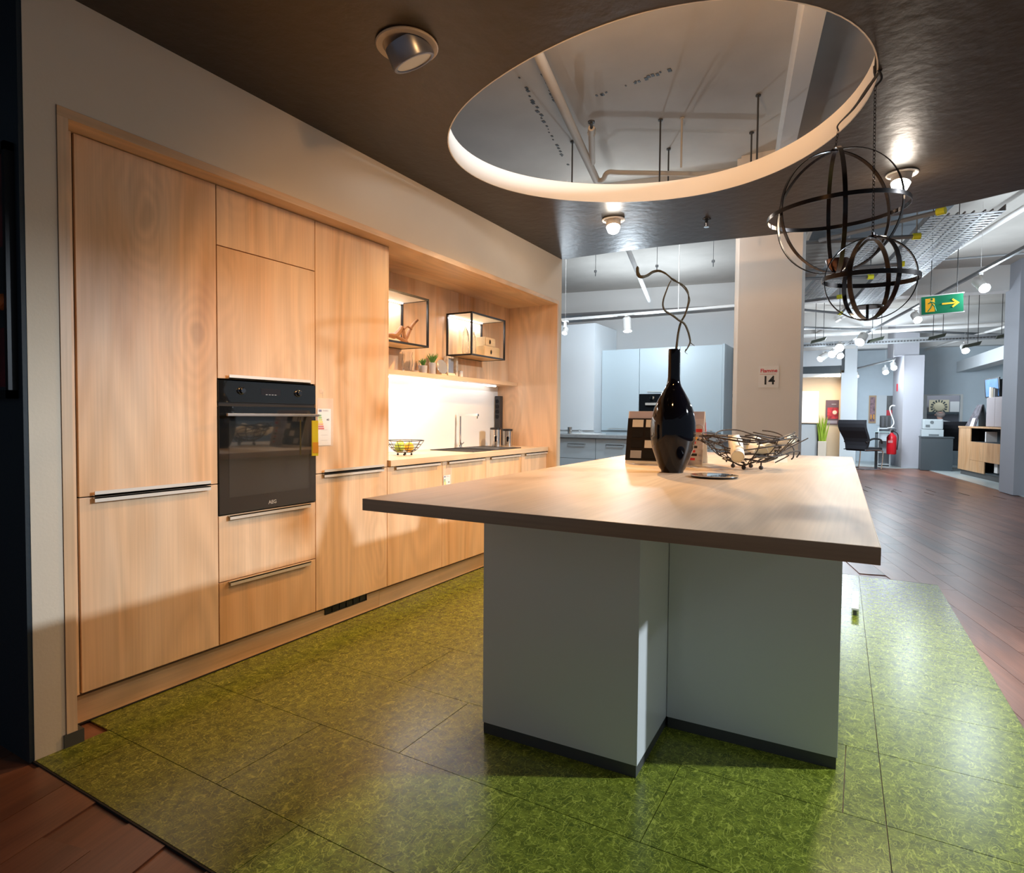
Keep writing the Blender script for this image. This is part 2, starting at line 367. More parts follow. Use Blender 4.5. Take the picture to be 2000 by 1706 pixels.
def smoothpath(pts, n=6):
    P = [Vector(p) for p in pts]; P = [2*P[0]-P[1]]+P+[2*P[-1]-P[-2]]; out = []
    for i in range(1, len(P)-2):
        for k in range(n):
            t = k/n; a, b, c, d = P[i-1:i+3]
            out.append(.5*((2*b)+(c-a)*t+(2*a-5*b+4*c-d)*t*t+(3*b-a-3*c+d)*t**3))
    out.append(P[-2]); return out

# ------------------------------------------------------------------ floor
fl = struct('floor', MB().prism([(-4, -4), (9, -4), (9, 24), (-4, 24)], -.12, -.006), walnut)
A14 = R_(14); pu = Vector((-math.sin(A14), math.cos(A14), 0)); pv = Vector((math.cos(A14), math.sin(A14), 0))
plank_mesh = {}
def plank(cx, cy, ln, w):
    T = Matrix.Translation((0, 0, 0))
    key = (round(ln, 2))
    if key not in plank_mesh:
        mb = MB(); h, k = ln/2-.0011, w/2-.0011
        b = [pv*-k+pu*-h, pv*k+pu*-h, pv*k+pu*h, pv*-k+pu*h]; mb.hexa([p+Vector((0, 0, -.006)) for p in b], [p for p in b])
        o = mb.build('plank', walnut, fl); plank_mesh[key] = o.data
        # mesh was offset by the floor's location; re-centre
    else:
        o = bpy.data.objects.new('plank', plank_mesh[key]); COL.objects.link(o); o.parent = fl
    o.location = Vector((cx, cy, 0)); return o
rows = 0; cnt = 0
pw = .19; pl = 1.29
for j in range(-30, 62):
    offs = (j*.37) % 1*pl
    for i in range(-6, 14):
        c = pv*(j*pw)+pu*(i*pl+offs)
        near_right = 3.0 < c.x+.12*c.y*0 < 6.2 and .2 < c.y < 11.6 and c.x < 3.9+.32*c.y and c.x > 3.15-.05*c.y
        gap = 2.0 < c.x < 3.4 and 4.9 < c.y < 11.6
        left = -1.3 < c.x < 1.6 and -1.3 < c.y < -.1
        if (near_right or gap or left) and cnt < 296: plank(c.x, c.y, pl, pw); cnt += 1
# green vinyl tiles with a printed grass pattern, laid as a slightly raised field
def clipx(y): return 2.80-.026*y
def edgex(y): return 3.345-.03*y
TW, TH, GT = .932, .4665, .004
yrow = [-.2, .05]; y = .05
while y+TH < 4.40: y += TH; yrow.append(y)
yrow.append(4.42)
def tile(x0a, x1a, x0b, x1b, y0, y1):
    g = .0014
    MB().hexa([(x0a+g, y0+g, -.002), (x1a-g, y0+g, -.002), (x1b-g, y1-g, -.002), (x0b+g, y1-g, -.002)], [(x0a+g, y0+g, GT), (x1a-g, y0+g, GT), (x1b-g, y1-g, GT), (x0b+g, y1-g, GT)]).build('tile', grass, fl)
for k in range(len(yrow)-1):
    y0, y1 = yrow[k], yrow[k+1]; x = (.27 if k % 2 == 0 else .79)-TW
    while x < clipx(y0):
        a, b = max(x, -.05 if y0 > -.05 else .10), x+TW
        if b > a+.02:
            if b > clipx(y1)-.1: tile(a, clipx(y0), a, clipx(y1), y0, y1); break
            tile(a, b, a, b, y0, y1)
        x += TW
    tile(clipx(y0), edgex(y0), clipx(y1), edgex(y1), y0, y1)
struct('trim_1', MB().prism([(-.05, -.206), (3.352, -.206), (3.21, 4.428), (-.05, 4.428), (-.05, 4.422), (3.205, 4.422), (3.346, -.200), (-.05, -.2)], -.004, .0035), groove)
struct('floor.001', MB().prism([(1.2, 18.0), (3.5, 17.5), (4.07, 17.9), (5.5, 8.9), (9, 8.9), (9, 24), (1.2, 24)], -.005, .004), greyfloor)

# ------------------------------------------------------------------ kitchen wall (x = .10 is its face; the doors stand at x = 0)
WL = MB()
WL.box(-.80, .10, -.20, -.10, 0, CZ+.12).box(-.80, .10, -.10, 4.14, 2.40, CZ+.12).box(-.80, .10, 4.14, 4.20, 0, CZ+.12).box(-.80, -.64, -.10, 4.14, 0, 2.40)
struct('wall_left', WL, plaster)
struct('wall_front', MB().box(-3.5, .098, -.215, -.2005, 0, 4.0), navy)
struct('wall_side', MB().box(-3.65, -3.5, -4, -.2, 0, 4.0), navy)
struct('trim_2', MB().box(.055, .106, -.108, -.04, .004, .055), skirt)

# picture on the dark wall
a = ony(24, 279, -.22); b = ony(27, 779, -.22); xr = a.x
t = thing('wall_picture', 'black framed dark red print hanging on the dark blue wall', 'picture', (xr-.4, -.216, b.z))
PF = MB(); z0, z1 = b.z, a.z; PF.box(xr-.8, xr, -.245, -.216, z1-.03, z1).box(xr-.8, xr, -.245, -.216, z0, z0+.03).box(xr-.8, xr-.77, -.245, -.216, z0, z1).box(xr-.022, xr, -.245, -.216, z0, z1)
PF.build('frame', blackm, t)
bx('print', picred, t, xr-.77, xr-.022, -.232, -.218, z0+.03, z1-.03)
zz = lambda v: ony(10, v, -.234).z
bx('dark_panel', picdark, t, xr-.6, xr-.0225, -.2335, -.2325, zz(640), zz(480))
bx('plate', chrome, t, ony(-6, 758, -.236).x, ony(15, 758, -.236).x, -.2345, -.2325, zz(762), zz(756), label='small pale caption plate')
pb = MB(); pb.lathe([(0, 0), (.028, .004), (.03, .02), (.02, .045), (0, .055)], (ony(3, 585, -.234).x, -.236, zz(592)), 12, axis=(1, 0, .3)); pb.build('flame_shape', mat('flame_print', (.5, .12, .02), .6), t)

# ------------------------------------------------------------------ dark ceiling with the round opening
HC = Vector((1.6, 2.09)); HF = (1.0526, 0.0159, -0.0366, 0.0483, -0.0256, -0.0272, -0.0286)
def hole_r(a): return HF[0]+sum(HF[2*k-1]*math.cos(k*a)+HF[2*k]*math.sin(k*a) for k in (1, 2, 3))
outer = [(-.80, -3.2), (-.80, 4.2), (.10, 4.2), (.65, 4.19), (1.1, 4.21), (1.55, 4.255), (1.95, 4.30), (2.22, 4.315), (2.45, 4.305), (2.70, 4.26), (2.95, 4.225), (3.174, 4.17), (3.38, 4.10), (3.573, 4.01), (3.85, 3.85), (4.2, 3.6), (4.6, 3.2), (4.9, 2.6), (5.08, 1.8), (5.1, 1), (5, 0), (4.7, -1), (4.2, -1.9), (3.4, -2.7), (2.4, -3.2)]
angs = sorted({round(2*math.pi*k/120, 5) for k in range(120)} | {round(math.atan2(p[1]-HC.y, p[0]-HC.x) % (2*math.pi), 5) for p in outer})
def outhit(a):
    d = Vector((math.cos(a), math.sin(a))); best = None
    for i in range(len(outer)):
        p = Vector(outer[i]); q = Vector(outer[(i+1) % len(outer)]); e = q-p; den = d.x*e.y-d.y*e.x
        if abs(den) < 1e-9: continue
        w = p-HC; tt = (w.x*e.y-w.y*e.x)/den; s = (w.x*d.y-w.y*d.x)/den
        if tt > 0 and -1e-4 <= s <= 1+1e-4 and (best is None or tt < best): best = tt
    return HC+d*best
C_ = MB(); ring = []
for a in angs:
    o2 = outhit(a); h = HC+Vector((math.cos(a), math.sin(a)))*hole_r(a)
    ring.append([C_.v((h.x, h.y, CZ)), C_.v((o2.x, o2.y, CZ)), C_.v((o2.x, o2.y, CZ+.12)), C_.v((h.x, h.y, CZ+.12))])
for i in range(len(ring)):
    A, B = ring[i], ring[(i+1) % len(ring)]
    for k in range(4): C_.face([A[k], A[(k+1) % 4], B[(k+1) % 4], B[k]])
ceil = struct('ceiling', C_, browncl)
rm = MB(); rr = []
for k in range(120):
    a = 2*math.pi*k/120; c, s = math.cos(a), math.sin(a)
    rr.append([rm.v((HC.x+(hole_r(a)+i)*c, HC.y+(hole_r(a)+i)*s, z)) for i, z in ((-.006, CZ-.001), (.0, CZ-.001), (.0, CZ+.125), (-.006, CZ+.125))])
for k in range(120):
    A, B = rr[k], rr[(k+1) % 120]
    for i in range(4): rm.face([A[i], A[(i+1) % 4], B[(i+1) % 4], B[i]])
rm.build('opening_rim', rimwhite, ceil, smooth=True)

# structural ceiling, beams and far shell
A10 = R_(10); du = Vector((-math.sin(A10), math.cos(A10), 0)); dv = Vector((math.cos(A10), math.sin(A10), 0))
TZ = 4.0
sc = struct('ceiling.001', MB().box(-4, 9, -4, 24, TZ, TZ+.2), concrete)
def obox(mb, p, q, w, z0, z1):
    """box running from p to q (plan), w wide to the right-hand side"""
    p = Vector((p[0], p[1], 0)); q = Vector((q[0], q[1], 0)); n = (q-p).normalized(); r = Vector((n.y, -n.x, 0))*w
    b = [p, q, q+r, p+r]; return mb.hexa([x+Vector((0, 0, z0)) for x in b], [x+Vector((0, 0, z1)) for x in b])
beam0 = Vector((2.256, 3.207, 0))
for k, (o_, w, z0, m) in enumerate(((0, .13, 3.72, white), (.14, .42, 3.86, concrete), (.57, .04, 3.80, pipem))):
    p = beam0+dv*o_-du*5; q = beam0+dv*o_+du*16
    struct('trim_%d' % (3+k), obox(MB(), p, q, w, z0, TZ), m)
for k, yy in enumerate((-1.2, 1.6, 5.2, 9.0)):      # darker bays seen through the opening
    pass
struct('trim_6', obox(MB(), beam0+dv*.62-du*4, beam0+dv*.62+du*6, 1.6, 3.985, TZ-.002), dark_bay)  # thin dark sheet, its colour standing in for the unlit open bay
for k, (yy, z0) in enumerate(((5.9, 3.78), (12.2, 3.55), (16.5, 3.6), (19.0, 3.3))):
    p = Vector((-3.5, yy-1.0, 0)) if k else Vector((-3.5, 5.2, 0)); q = p+dv*12
    struct('trim_%d' % (7+k), obox(MB(), p, q, .3, z0, TZ-.001), white if k else concrete)
# dark concrete cracks: thin joint lines on the upper ceiling
for k, (p, q) in enumerate((((1090, 210), (1050, 120)), ((1160, 190), (1310, 135)), ((1015, 150), (1110, 325)))):
    cr = MB(); A = onz(*p, TZ-.002); B = onz(*q, TZ-.002); n_ = 26
    for i in range(n_):
        if random.random() < .35: continue
        c = A.lerp(B, (i+random.random()*.6)/n_)+Vector((random.uniform(-.01, .01), random.uniform(-.01, .01), 0)); r = random.uniform(.004, .014)
        cr.box(c.x-r, c.x+r, c.y-r*1.6, c.y+r*1.6, TZ-.004, TZ-.0005)
    o = cr.build('crack', rodm, sc, kind='stuff')

# pipes, rods above the opening
t = thing('sprinkler_pipe', 'cream painted pipe with elbow seen through the round ceiling opening', 'pipe', onz(1155, 300, 3.7))
zp = 3.72
A = onz(1030, 60, zp+.05); B = onz(1165, 352, zp-.05)
MB().tube([A, B], .038, 14).build('long_pipe', pipem, t, True)
e0 = B; e1 = onz(1188, 337, zp-.04); e2 = onz(1420, 341, zp-.04)
MB().tube(smoothpath([e0, e0.lerp(e1, .4)+Vector((.02, .0, -.03)), e1, e1.lerp(e2, .15), e2]), .024, 12).build('side_pipe', pipem, t, True)
MB().tube([onz(1157, 318, zp-.03), onz(1155, 250, zp+.02)], .028, 12).lathe([(.036, 0), (.036, .05)], onz(1155, 262, zp), 12, axis=(0, .3, 1)).build('stub_pipe', pipem, t, True)
MB().tube([onz(1155, 250, zp+.02), onz(1155, 239, zp+.03)], .012, 8).lathe([(.03, 0), (.03, .012)], onz(1155, 240, zp+.03), 10).build('sprinkler_head', rodm, t)
for i, (u, v0, zb, bend) in enumerate(((1118, 278, 3.0, 0), (1290, 235, 3.0, 0), (1306, 292, 3.05, 0), (1332, 232, 3.55, 1), (1468, 260, 3.05, 0), (1481, 187, 3.0, 0))):
    tp = onz(u, v0, TZ-.01); r = MB().tube([tp, Vector((tp.x, tp.y, zb))], .008 if not bend else .009, 6).lathe([(.022, 0), (.022, .01)], tp-Vector((0, 0, .004)), 10)
    lab = ['thin dark hanger rod left of the long cream pipe', 'dark hanger rod right of the sprinkler stub, longer of the close pair', 'short dark hanger rod beside the longer one', 'pale hanger rod that holds the side pipe', 'short bent dark rod left of the white beam', 'tall dark rod just before the white beam'][i]
    tag(r.build('hanger_rod', pipem if bend else rodm), lab, 'rod')

# sprinkler on the dark ceiling
sp = onz(1380, 428, CZ)
t = thing('ceiling_sprinkler', 'small chrome sprinkler head under the dark ceiling between the two lit spots', 'sprinkler', sp)
MB().lathe([(.0, 0), (.032, 0), (.03, -.008), (.012, -.012), (.012, -.03), (0, -.03)], sp, 20).build('rosette', blackm, t, True)
MB().tube([sp+Vector((0, 0, -.03)), sp+Vector((0, 0, -.06))], .006, 8).lathe([(.02, 0), (.02, .003)], sp+Vector((0, 0, -.063)), 14).box(sp.x-.012, sp.x-.009, sp.y-.003, sp.y+.003, sp.z-.06, sp.z-.028).box(sp.x+.009, sp.x+.012, sp.y-.003, sp.y+.003, sp.z-.06, sp.z-.028).build('head', chrome, t)

# recessed spots
def spot(c, label, lit, tilt, R=.105):
    t = thing('recessed_spotlight', label, 'spotlight', c)
    MB().lathe([(R*.80, -.002), (R, -.002), (R+.004, -.008), (R, -.013), (R*.80, -.013), (R*.76, -.006)], c, 40).build('trim_ring', mat('ring', (.50, .42, .33), .5) if not lit else white, t, True)
    MB().lathe([(0, -.0025), (R*.8, -.0025), (R*.8, -.0045), (0, -.0045)], c, 30).build('recess', groove, t)
    ax = Vector(tilt).normalized(); o = c+Vector((0, 0, -.002)); r = R*(.66 if lit else .74)
    dn = -ax if ax.z > 0 else ax
    MB().lathe([(r, 0), (r, .075), (r*.96, .082), (r*.84, .082), (r*.80, .074)], o+dn*(-.01), 30, axis=dn).build('barrel', mat('barrel_grey', (.22, .24, .30), .3, .6) if not lit else white, t, True)
    MB().lathe([(0, .074), (r*.82, .074), (r*.82, .077), (0, .077)], o+dn*(-.01), 30, axis=dn).build('lens', lampglow if lit else lampoff, t)
    if lit: MB().lathe([(R*.62, .0), (R*.62, .012), (R*.5, .045), (R*.25, .062), (0, .066)], o+dn*.06, 24, axis=dn).build('bloom_dome', lampglow, t, True)  # glowing dome added to imitate the bloom round a lit spot
    return t
spot(S3, 'unlit tilting recessed spot with a pale ring in the dark ceiling above the tall cabinets', False, (.2, .42, -.88), R=.125)
spot(S1, 'lit recessed spot below the round ceiling opening', True, (.12, -.3, -1), R=.085)
spot(S2, 'lit recessed spot to the right of the hanging lanterns', True, (-.1, -.3, -1), R=.085)

# ------------------------------------------------------------------ wooden surround of the built-in run
t = thing('cabinet_surround', 'oak frame boxing in the whole run of wall cabinets', 'panelling', (.05, 2, 0))
bx('top_board', oak_h, t, -.60, .104, -.098, 4.138, 2.362, 2.398)
bx('side_board', oak_v, t, -.05, .104, -.098, -.062, .02, 2.362)
bx('side_board', oak_v, t, -.60, .104, 4.105, 4.138, 0.005, 2.362)
bx('filler_strip', oak_v, t, -.03, 0, -.061, -.007, .146, 2.361)
bx('base_strip', oak_v, t, -.05, .03, -.098, -.062, .0045, .02)
DT = .019
z_lo, z_split, z_top = .1455, .9345, 2.387
GAP = .0046
# dark recess line body behind the fronts
def carcass(t, y0, y1, z0, z1): bx('carcass', groove, t, -.58, -DT-.002, y0+.001, y1-.001, z0, z1)
def front(name, t, y0, y1, z0, z1, m=None, gl=GAP): return bx(name, m or oak_v, t, -DT, 0, y0+gl/2+.0004, y1-gl/2-.0004, z0+gl/2, z1-gl/2, bev=.0012)
def handle(p, y0, y1, z, up=False, m=alu_l):
    """long flat edge pull: lip over the front and an L return"""
    s = 1 if up else -1
    return MB().box(.0005, .020, y0, y1, min(z, z+s*.005), max(z, z+s*.005)).box(.0165, .020, y0, y1, min(z, z+s*.0195), max(z, z+s*.0195)).build('handle', m, p)
t = thing('tall_cabinet', 'oak tall cabinet with two doors, left of the oven', 'cabinet', (-.3, .3, z_lo))
carcass(t, 0, .6, z_lo, 2.360)
d = front('door', t, 0, .6, z_split, 2.361); handle(d, .05, .55, z_split+.003, True)
d = front('door', t, 0, .6, z_lo, z_split); handle(d, .05, .55, z_split-.003)
t = thing('oven_cabinet', 'oak oven housing with flap, door and two drawers round the black oven', 'cabinet', (-.3, .9, z_lo))
MB().box(-.58, -DT-.002, .602, .618, z_lo, 2.36).box(-.58, -DT-.002, 1.182, 1.198, z_lo, 2.36).box(-.58, -DT-.002, .618, 1.182, z_lo, .778).box(-.58, -DT-.002, .618, 1.182, 1.442, 2.36).box(-.58, -.56, .618, 1.182, .778, 1.442).build('carcass', groove, t)
front('flap', t, .6, 1.2, 2.077, 2.361)
d = front('door', t, .6, 1.2, 1.442, 2.077); handle(d, .65, 1.15, 1.4445, True)
d = front('drawer', t, .6, 1.2, .452, .778); handle(d, .65, 1.15, .774)
d = front('drawer', t, .6, 1.2, z_lo, .452); handle(d, .65, 1.15, .4485)
t = thing('tall_cabinet', 'oak tall cabinet with an energy label, right of the oven', 'cabinet', (-.3, 1.5, z_lo))
carcass(t, 1.2, 1.8, z_lo, 2.36)
d = front('door', t, 1.2, 1.8, z_split, 2.361); handle(d, 1.25, 1.75, z_split+.003, True)
d = front('door', t, 1.2, 1.8, z_lo, z_split); handle(d, 1.25, 1.75, z_split-.003)
bx('end_panel', oak_v, t, -.58, -.001, 1.7975, 1.8125, .98, 2.36)
labs = ['oak base cabinet next to the tall cabinet, below the fruit basket', 'oak base cabinet with a price tag, second from the tall cabinets', 'oak base cabinet under the sink, third from the tall cabinets', 'oak base cabinet at the far end of the run']
for i in range(4):
    y0 = 1.8+.6*i; t = thing('base_cabinet', labs[i], 'cabinet', (-.3, y0+.3, z_lo), 'base cabinets along the kitchen wall')
    bx('carcass', groove, t, -.56, -DT-.002, y0+.001+(.014 if i == 0 else 0), y0+.599 if i < 3 else 4.10, z_lo, .936)
    d = front('door', t, y0, y0+.6 if i < 3 else 4.1035, z_lo, .9365, gl=.0018 if i else GAP); handle(d, y0+(.06 if i else .07), y0+(.555 if i < 3 else .29+.2), .933)
t = thing('cabinet_plinth', 'oak plinth board running along the floor below the wall cabinets', 'plinth', (-.05, 2, .004))
bx('board', oak_h, t, -.068, -.05, -.06, 1.777, .0045, .118); bx('board', oak_h, t, -.068, -.05, 1.779, 4.104, .0045, .118)
bx('shadow_rail', oak_h, t, -.085, -.069, -.06, 4.104, .0045, .145)
bx('sealing_strip', groove, t, -.052, -.044, -.06, 4.10, .0041, .0095)
vg = MB(); vg.box(-.0495, -.044, 1.31, 1.66, .086, .090).box(-.0495, -.044, 1.31, 1.66, .140, .144).box(-.0498, -.0485, 1.31, 1.66, .09, .14).box(-.0485, -.045, 1.31, 1.66, .121, .123)
for k in range(7): yy = 1.31+k*.0575; vg.box(-.0485, -.044, yy, yy+.004, .09, .14)
tag(vg.build('vent_grille', blackp), 'black ventilation grille in the plinth under the labelled tall cabinet', 'vent')

# oven
t = thing('built_in_oven', 'black glass built-in oven in the oak housing', 'oven', (-.2, .9, .783))
bx('body', blackp, t, -.50, -.012, .622, 1.178, .79, 1.43)
bx('control_panel', ovenglass, t, -.012, .004, .603, 1.197, 1.330, 1.436, bev=.001)
bx('vent_gap', groove, t, -.012, -.002, .605, 1.195, 1.312, 1.330)
dr = bx('oven_door', ovenglass, t, -.012, .006, .603, 1.197, .783, 1.312, bev=.0012)
bx('window', ovenpane, dr, .0062, .0068, .655, 1.145, .862, 1.238)
hd = MB(); hd.box(.038, .050, .62, 1.185, 1.262, 1.276, bev=.002).box(.006, .04, .66, .68, 1.264, 1.274).box(.006, .04, 1.12, 1.14, 1.264, 1.274).build('handle', mat('oven_handle', (.26, .23, .21), .35, .8), dr)
text('AEG', .026, alu, 'lettering', dr, (.0066, .905, .812), (0, 1, 0), (0, 0, 1), .0004, bold=.0006)
for yy in (.725, 1.075):
    k = MB().lathe([(.018, 0), (.020, .002), (.018, .004), (.0145, .005), (.0145, .018), (.012, .020), (0, .020)], (.004, yy, 1.388), 28, axis=(1, 0, 0)).build('knob', mat('knob_steel', (.12, .125, .14), .2, 1), t, True)
bx('display', mat('dim_display', (.02, .02, .025), .1), t, .0042, .0046, .84, .96, 1.372, 1.405)
for k in range(4): bx('touch_mark', mat('touch_mark', (.30, .32, .35), .3), t, .0047, .0049, .868+k*.018, .880+k*.018, 1.372, 1.3755)
# yellow leaflet hanging on the oven handle
t = thing('hanging_leaflet', 'yellow leaflet in a clear sleeve hanging from the oven handle', 'leaflet', (.07, 1.12, 1.05))
MB().hexa([(.052, 1.126, 1.045), (.056, 1.126, 1.045), (.078, 1.150, 1.045), (.074, 1.152, 1.045)], [(.052, 1.126, 1.24), (.056, 1.126, 1.24), (.078, 1.150, 1.24), (.074, 1.152, 1.24)]).build('leaflet', yl, t)
MB().hexa([(.0785, 1.15, 1.06), (.0795, 1.15, 1.06), (.0595, 1.128, 1.06), (.0585, 1.128, 1.06)], [(.0785, 1.15, 1.12), (.0795, 1.15, 1.12), (.0595, 1.128, 1.12), (.0585, 1.128, 1.12)]).build('orange_patch', orng, t)
MB().tube(smoothpath([(.056, 1.13, 1.24), (.05, 1.128, 1.262), (.044, 1.128, 1.278), (.037, 1.128, 1.262)]), .0012, 5).build('cord', rodm, t)
# energy labels
def energy(yc, z1, w, h, label, sc=1):
    t = thing('energy_label', label, 'label', (.004, yc, z1-h-.04))
    MB().lathe([(.0, 0), (.016, .001), (.014, .006), (.006, .012), (.005, .02), (.0, .022)], (.0005, yc-.02, z1+.055), 20, axis=(1, 0, 0)).build('suction_cup', thinplastic, t, True)
    MB().tube([(.012, yc-.02, z1+.05), (.010, yc-.018, z1+.012)], .0008, 5).build('hook', chrome, t)
    bx('sleeve', thinplastic, t, .005, .0062, yc-w/2-.004, yc+w/2+.016, z1-h-.006, z1+.015)
    pz = z1-.045*sc; ph = h-.045*sc
    bx('card', paper, t, .0035, .0045, yc-w/2, yc+w/2, pz-ph, pz)
    bx('header_mark', inkblue, t, .0046, .0049, yc-w*.42, yc-w*.2, pz-.018*sc, pz-.006*sc)
    text('ENERG', .014*sc, inkgrey, 'lettering', t, (.0048, yc+w*.1, pz-.012*sc), (0, 1, 0), (0, 0, 1), .0002)
    for k, m in enumerate((g1, g2, mat('lime', (.55, .65, .03), .6), yl, orng, red, red)):
        zb = pz-.034*sc-k*.0125*sc; bx('class_bar', m, t, .0046, .0049, yc-w*.45, yc-w*.45+(.022+.0035*k)*sc, zb-.0095*sc, zb)
    MB().hexa([(.0046, yc+.016*sc, pz-.064*sc), (.0049, yc+.016*sc, pz-.064*sc), (.0049, yc+.022*sc, pz-.071*sc), (.0046, yc+.022*sc, pz-.071*sc)], [(.0046, yc+.016*sc, pz-.063*sc), (.0049, yc+.016*sc, pz-.063*sc), (.0049, yc+.022*sc, pz-.056*sc), (.0046, yc+.022*sc, pz-.056*sc)]).build('class_arrow', ink, t)
    text('43', .016*sc, ink, 'lettering', t, (.0048, yc+.029*sc, pz-.0635*sc), (0, 1, 0), (0, 0, 1), .0002, bold=.0004)
    for k in range(3): bx('small_print', inkgrey, t, .0046, .0048, yc-w*.25, yc+w*.25, pz-.122*sc-k*.03*sc, pz-.1205*sc-k*.03*sc)
    return t
energy(1.262, 1.352, .10, .255, 'clear sleeve with a coloured energy label stuck on the tall cabinet beside the oven')
energy(2.452, .868, .085, .20, 'partly hidden label in a clear sleeve on the base cabinet behind the island', .85)

# ------------------------------------------------------------------ worktop, splashback, shelf, back panel
YE = 4.104
t = thing('wall_worktop', 'pale oak worktop along the kitchen wall, carrying the sink', 'worktop', (-.27, 2.95, .94))
bx('slab', wood('worktop_oak', (.70, .56, .40), (.66, .50, .34), (.55, .38, .22), 'y', knots=False), t, -.565, .02, 1.814, YE-.001, .9375, .9775, bev=.001)
bx('end_edge', oak_x, t, .0005, .0195, 1.8125, 1.8138, .938, .977)
tag(bx('splashback', splash, None, -.575, -.566, 1.813, YE, .9785, 1.575), 'glossy off-white splashback behind the sink', 'splashback')
t = thing('niche_back_panel', 'upright oak boards lining the back of the open niche above the shelf', 'panelling', (-.5, 2.95, 1.61))
ys = [1.8135, 2.30, 2.62, 2.90, 3.22, 3.52, 3.80, YE-.0005]
for a, b in zip(ys, ys[1:]): bx('panel', oak_v, t, -.58, -.4405, a+.0004, b-.0004, 1.613, 2.361)
t = thing('wall_shelf', 'long oak shelf across the niche with a light strip below', 'shelf', (-.45, 2.95, 1.575))
bx('board', oak_h, t, -.58, -.335, 1.8135, YE-.0005, 1.577, 1.612)
tag(bx('light_strip', ledm, None, -.50, -.48, 1.83, 3.93, 1.5655, 1.5765), 'bright white light strip under the long oak shelf', 'light')
light('AREA', 'shelf_light', (-.47, 2.9, 1.56), 9, (.93, .97, 1), (-.50, 2.9, 0), 2.1, .03).rotation_euler = (0, R_(-8), R_(90))

# display boxes on the back panel
def dbox(y0, y1, z0, z1, label):
    x0, x1, b = -.44, -.176, .014; t = thing('display_box', label, 'shelf', ((x0+x1)/2, (y0+y1)/2, z0), 'black framed display boxes')
    for yy in (y0, y1-b):
        for xx in (x0, x1-b): bx('post', blackm, t, xx, xx+b, yy, yy+b, z0+b, z1-b)
    for zz_ in (z0, z1-b):
        for yy in (y0, y1-b): bx('side_rail', blackm, t, x0, x1, yy, yy+b, zz_, zz_+b)
        for xx in (x0, x1-b): bx('front_rail' if xx > x0 else 'back_rail', blackm, t, xx, xx+b, y0+b, y1-b, zz_, zz_+b)
    bx('glass_shelf', pine, t, x0+b, x1-b, y0+b, y1-b, z0+.003, z0+.011); bx('top_board', white, t, x0+b, x1-b, y0+b, y1-b, z1-.011, z1-.003)
    bx('light_strip', ledm, t, x0+b+.002, x0+b+.012, y0+.02, y1-.02, z1-.019, z1-.0115)
    light('AREA', 'display_box_light', (x0+.035, (y0+y1)/2, z1-.025), 3.2, (.82, .91, 1), (x0+.06, (y0+y1)/2, 0), y1-y0-.06, .02).rotation_euler = (0, 0, R_(90))
dbox(1.90, 2.46, 1.786, 2.152, 'black framed lit display box holding driftwood, nearer the tall cabinet')
dbox(3.04, 3.592, 1.786, 2.152, 'black framed lit display box holding little wooden drawers, nearer the far end')
# driftwood
dz = 1.798
dw = MB()
dw.tube(smoothpath([(-.24, 2.02, dz+.03), (-.25, 2.10, dz+.045), (-.26, 2.17, dz+.05), (-.27, 2.23, dz+.09), (-.28, 2.27, dz+.12), (-.28, 2.30, dz+.05), (-.27, 2.31, dz+.014)]), [.006+.016*math.sin(min(1, k/20)*2.4) for k in range(37)], 8)
dw.tube(smoothpath([(-.28, 2.27, dz+.012), (-.28, 2.32, dz+.05), (-.27, 2.36, dz+.13), (-.26, 2.40, dz+.18), (-.255, 2.425, dz+.20)]), [.016-.0003*k for k in range(25)], 8)
dw.tube(smoothpath([(-.26, 2.27, dz+.11), (-.26, 2.31, dz+.135), (-.26, 2.36, dz+.12)]), .007, 7)
dw.tube(smoothpath([(-.25, 2.17, dz+.045), (-.25, 2.24, dz+.03), (-.26, 2.30, dz+.02), (-.28, 2.33, dz+.012)]), .013, 8)
tag(dw.build('driftwood', driftw, None, True), 'twisted brown driftwood ornament in the nearer display box', 'ornament')
# drawers box, decanter
for (ya, yb, za, zb, lb) in ((3.28, 3.545, 1.7975, 1.893, 'wider little wooden drawer box with a black leaf pull, lower of two'), (3.30, 3.47, 1.8935, 1.972, 'smaller wooden drawer box with a black leaf pull, on top of the wider one')):
    t = thing('wooden_drawer_box', lb, 'box', (-.27, (ya+yb)/2, za), 'little wooden drawer boxes')
    bx('case', pine, t, -.36, -.21, ya, yb, za, zb, bev=.002); bx('drawer_front', pine, t, -.21, -.206, ya+.006, yb-.006, za+.006, zb-.006)
    ym = ya+(yb-ya)*.42; zm = (za+zb)/2
    MB().lathe([(.0, -.022), (.006, -.014), (.0085, -.002), (.006, .012), (0, .022)], (-.203, ym, zm), 12).build('leaf_pull', ink, t, True)
vp = [(.0, .002), (.026, .002), (.03, .01), (.031, .05), (.028, .09), (.032, .13), (.029, .17), (.022, .20), (.012, .225), (.010, .25)]
for k, (yy, xx, s_, lb) in enumerate(((3.13, -.30, 1.0, 'tall crinkled clear glass bottle in the farther display box'), (3.19, -.26, .82, 'shorter clear glass bottle in the farther display box'))):
    tag(MB().lathe([(r*s_*(1+.06*math.sin(i*2.1)), z*s_) for i, (r, z) in enumerate(vp)]+[(.008*s_, .25*s_), (.008*s_, .22*s_), (.024*s_, .16*s_), (.024*s_, .02*s_), (0, .02*s_)], (xx, yy, 1.7975), 20).build('glass_bottle', glass, None, True), lb, 'bottle')
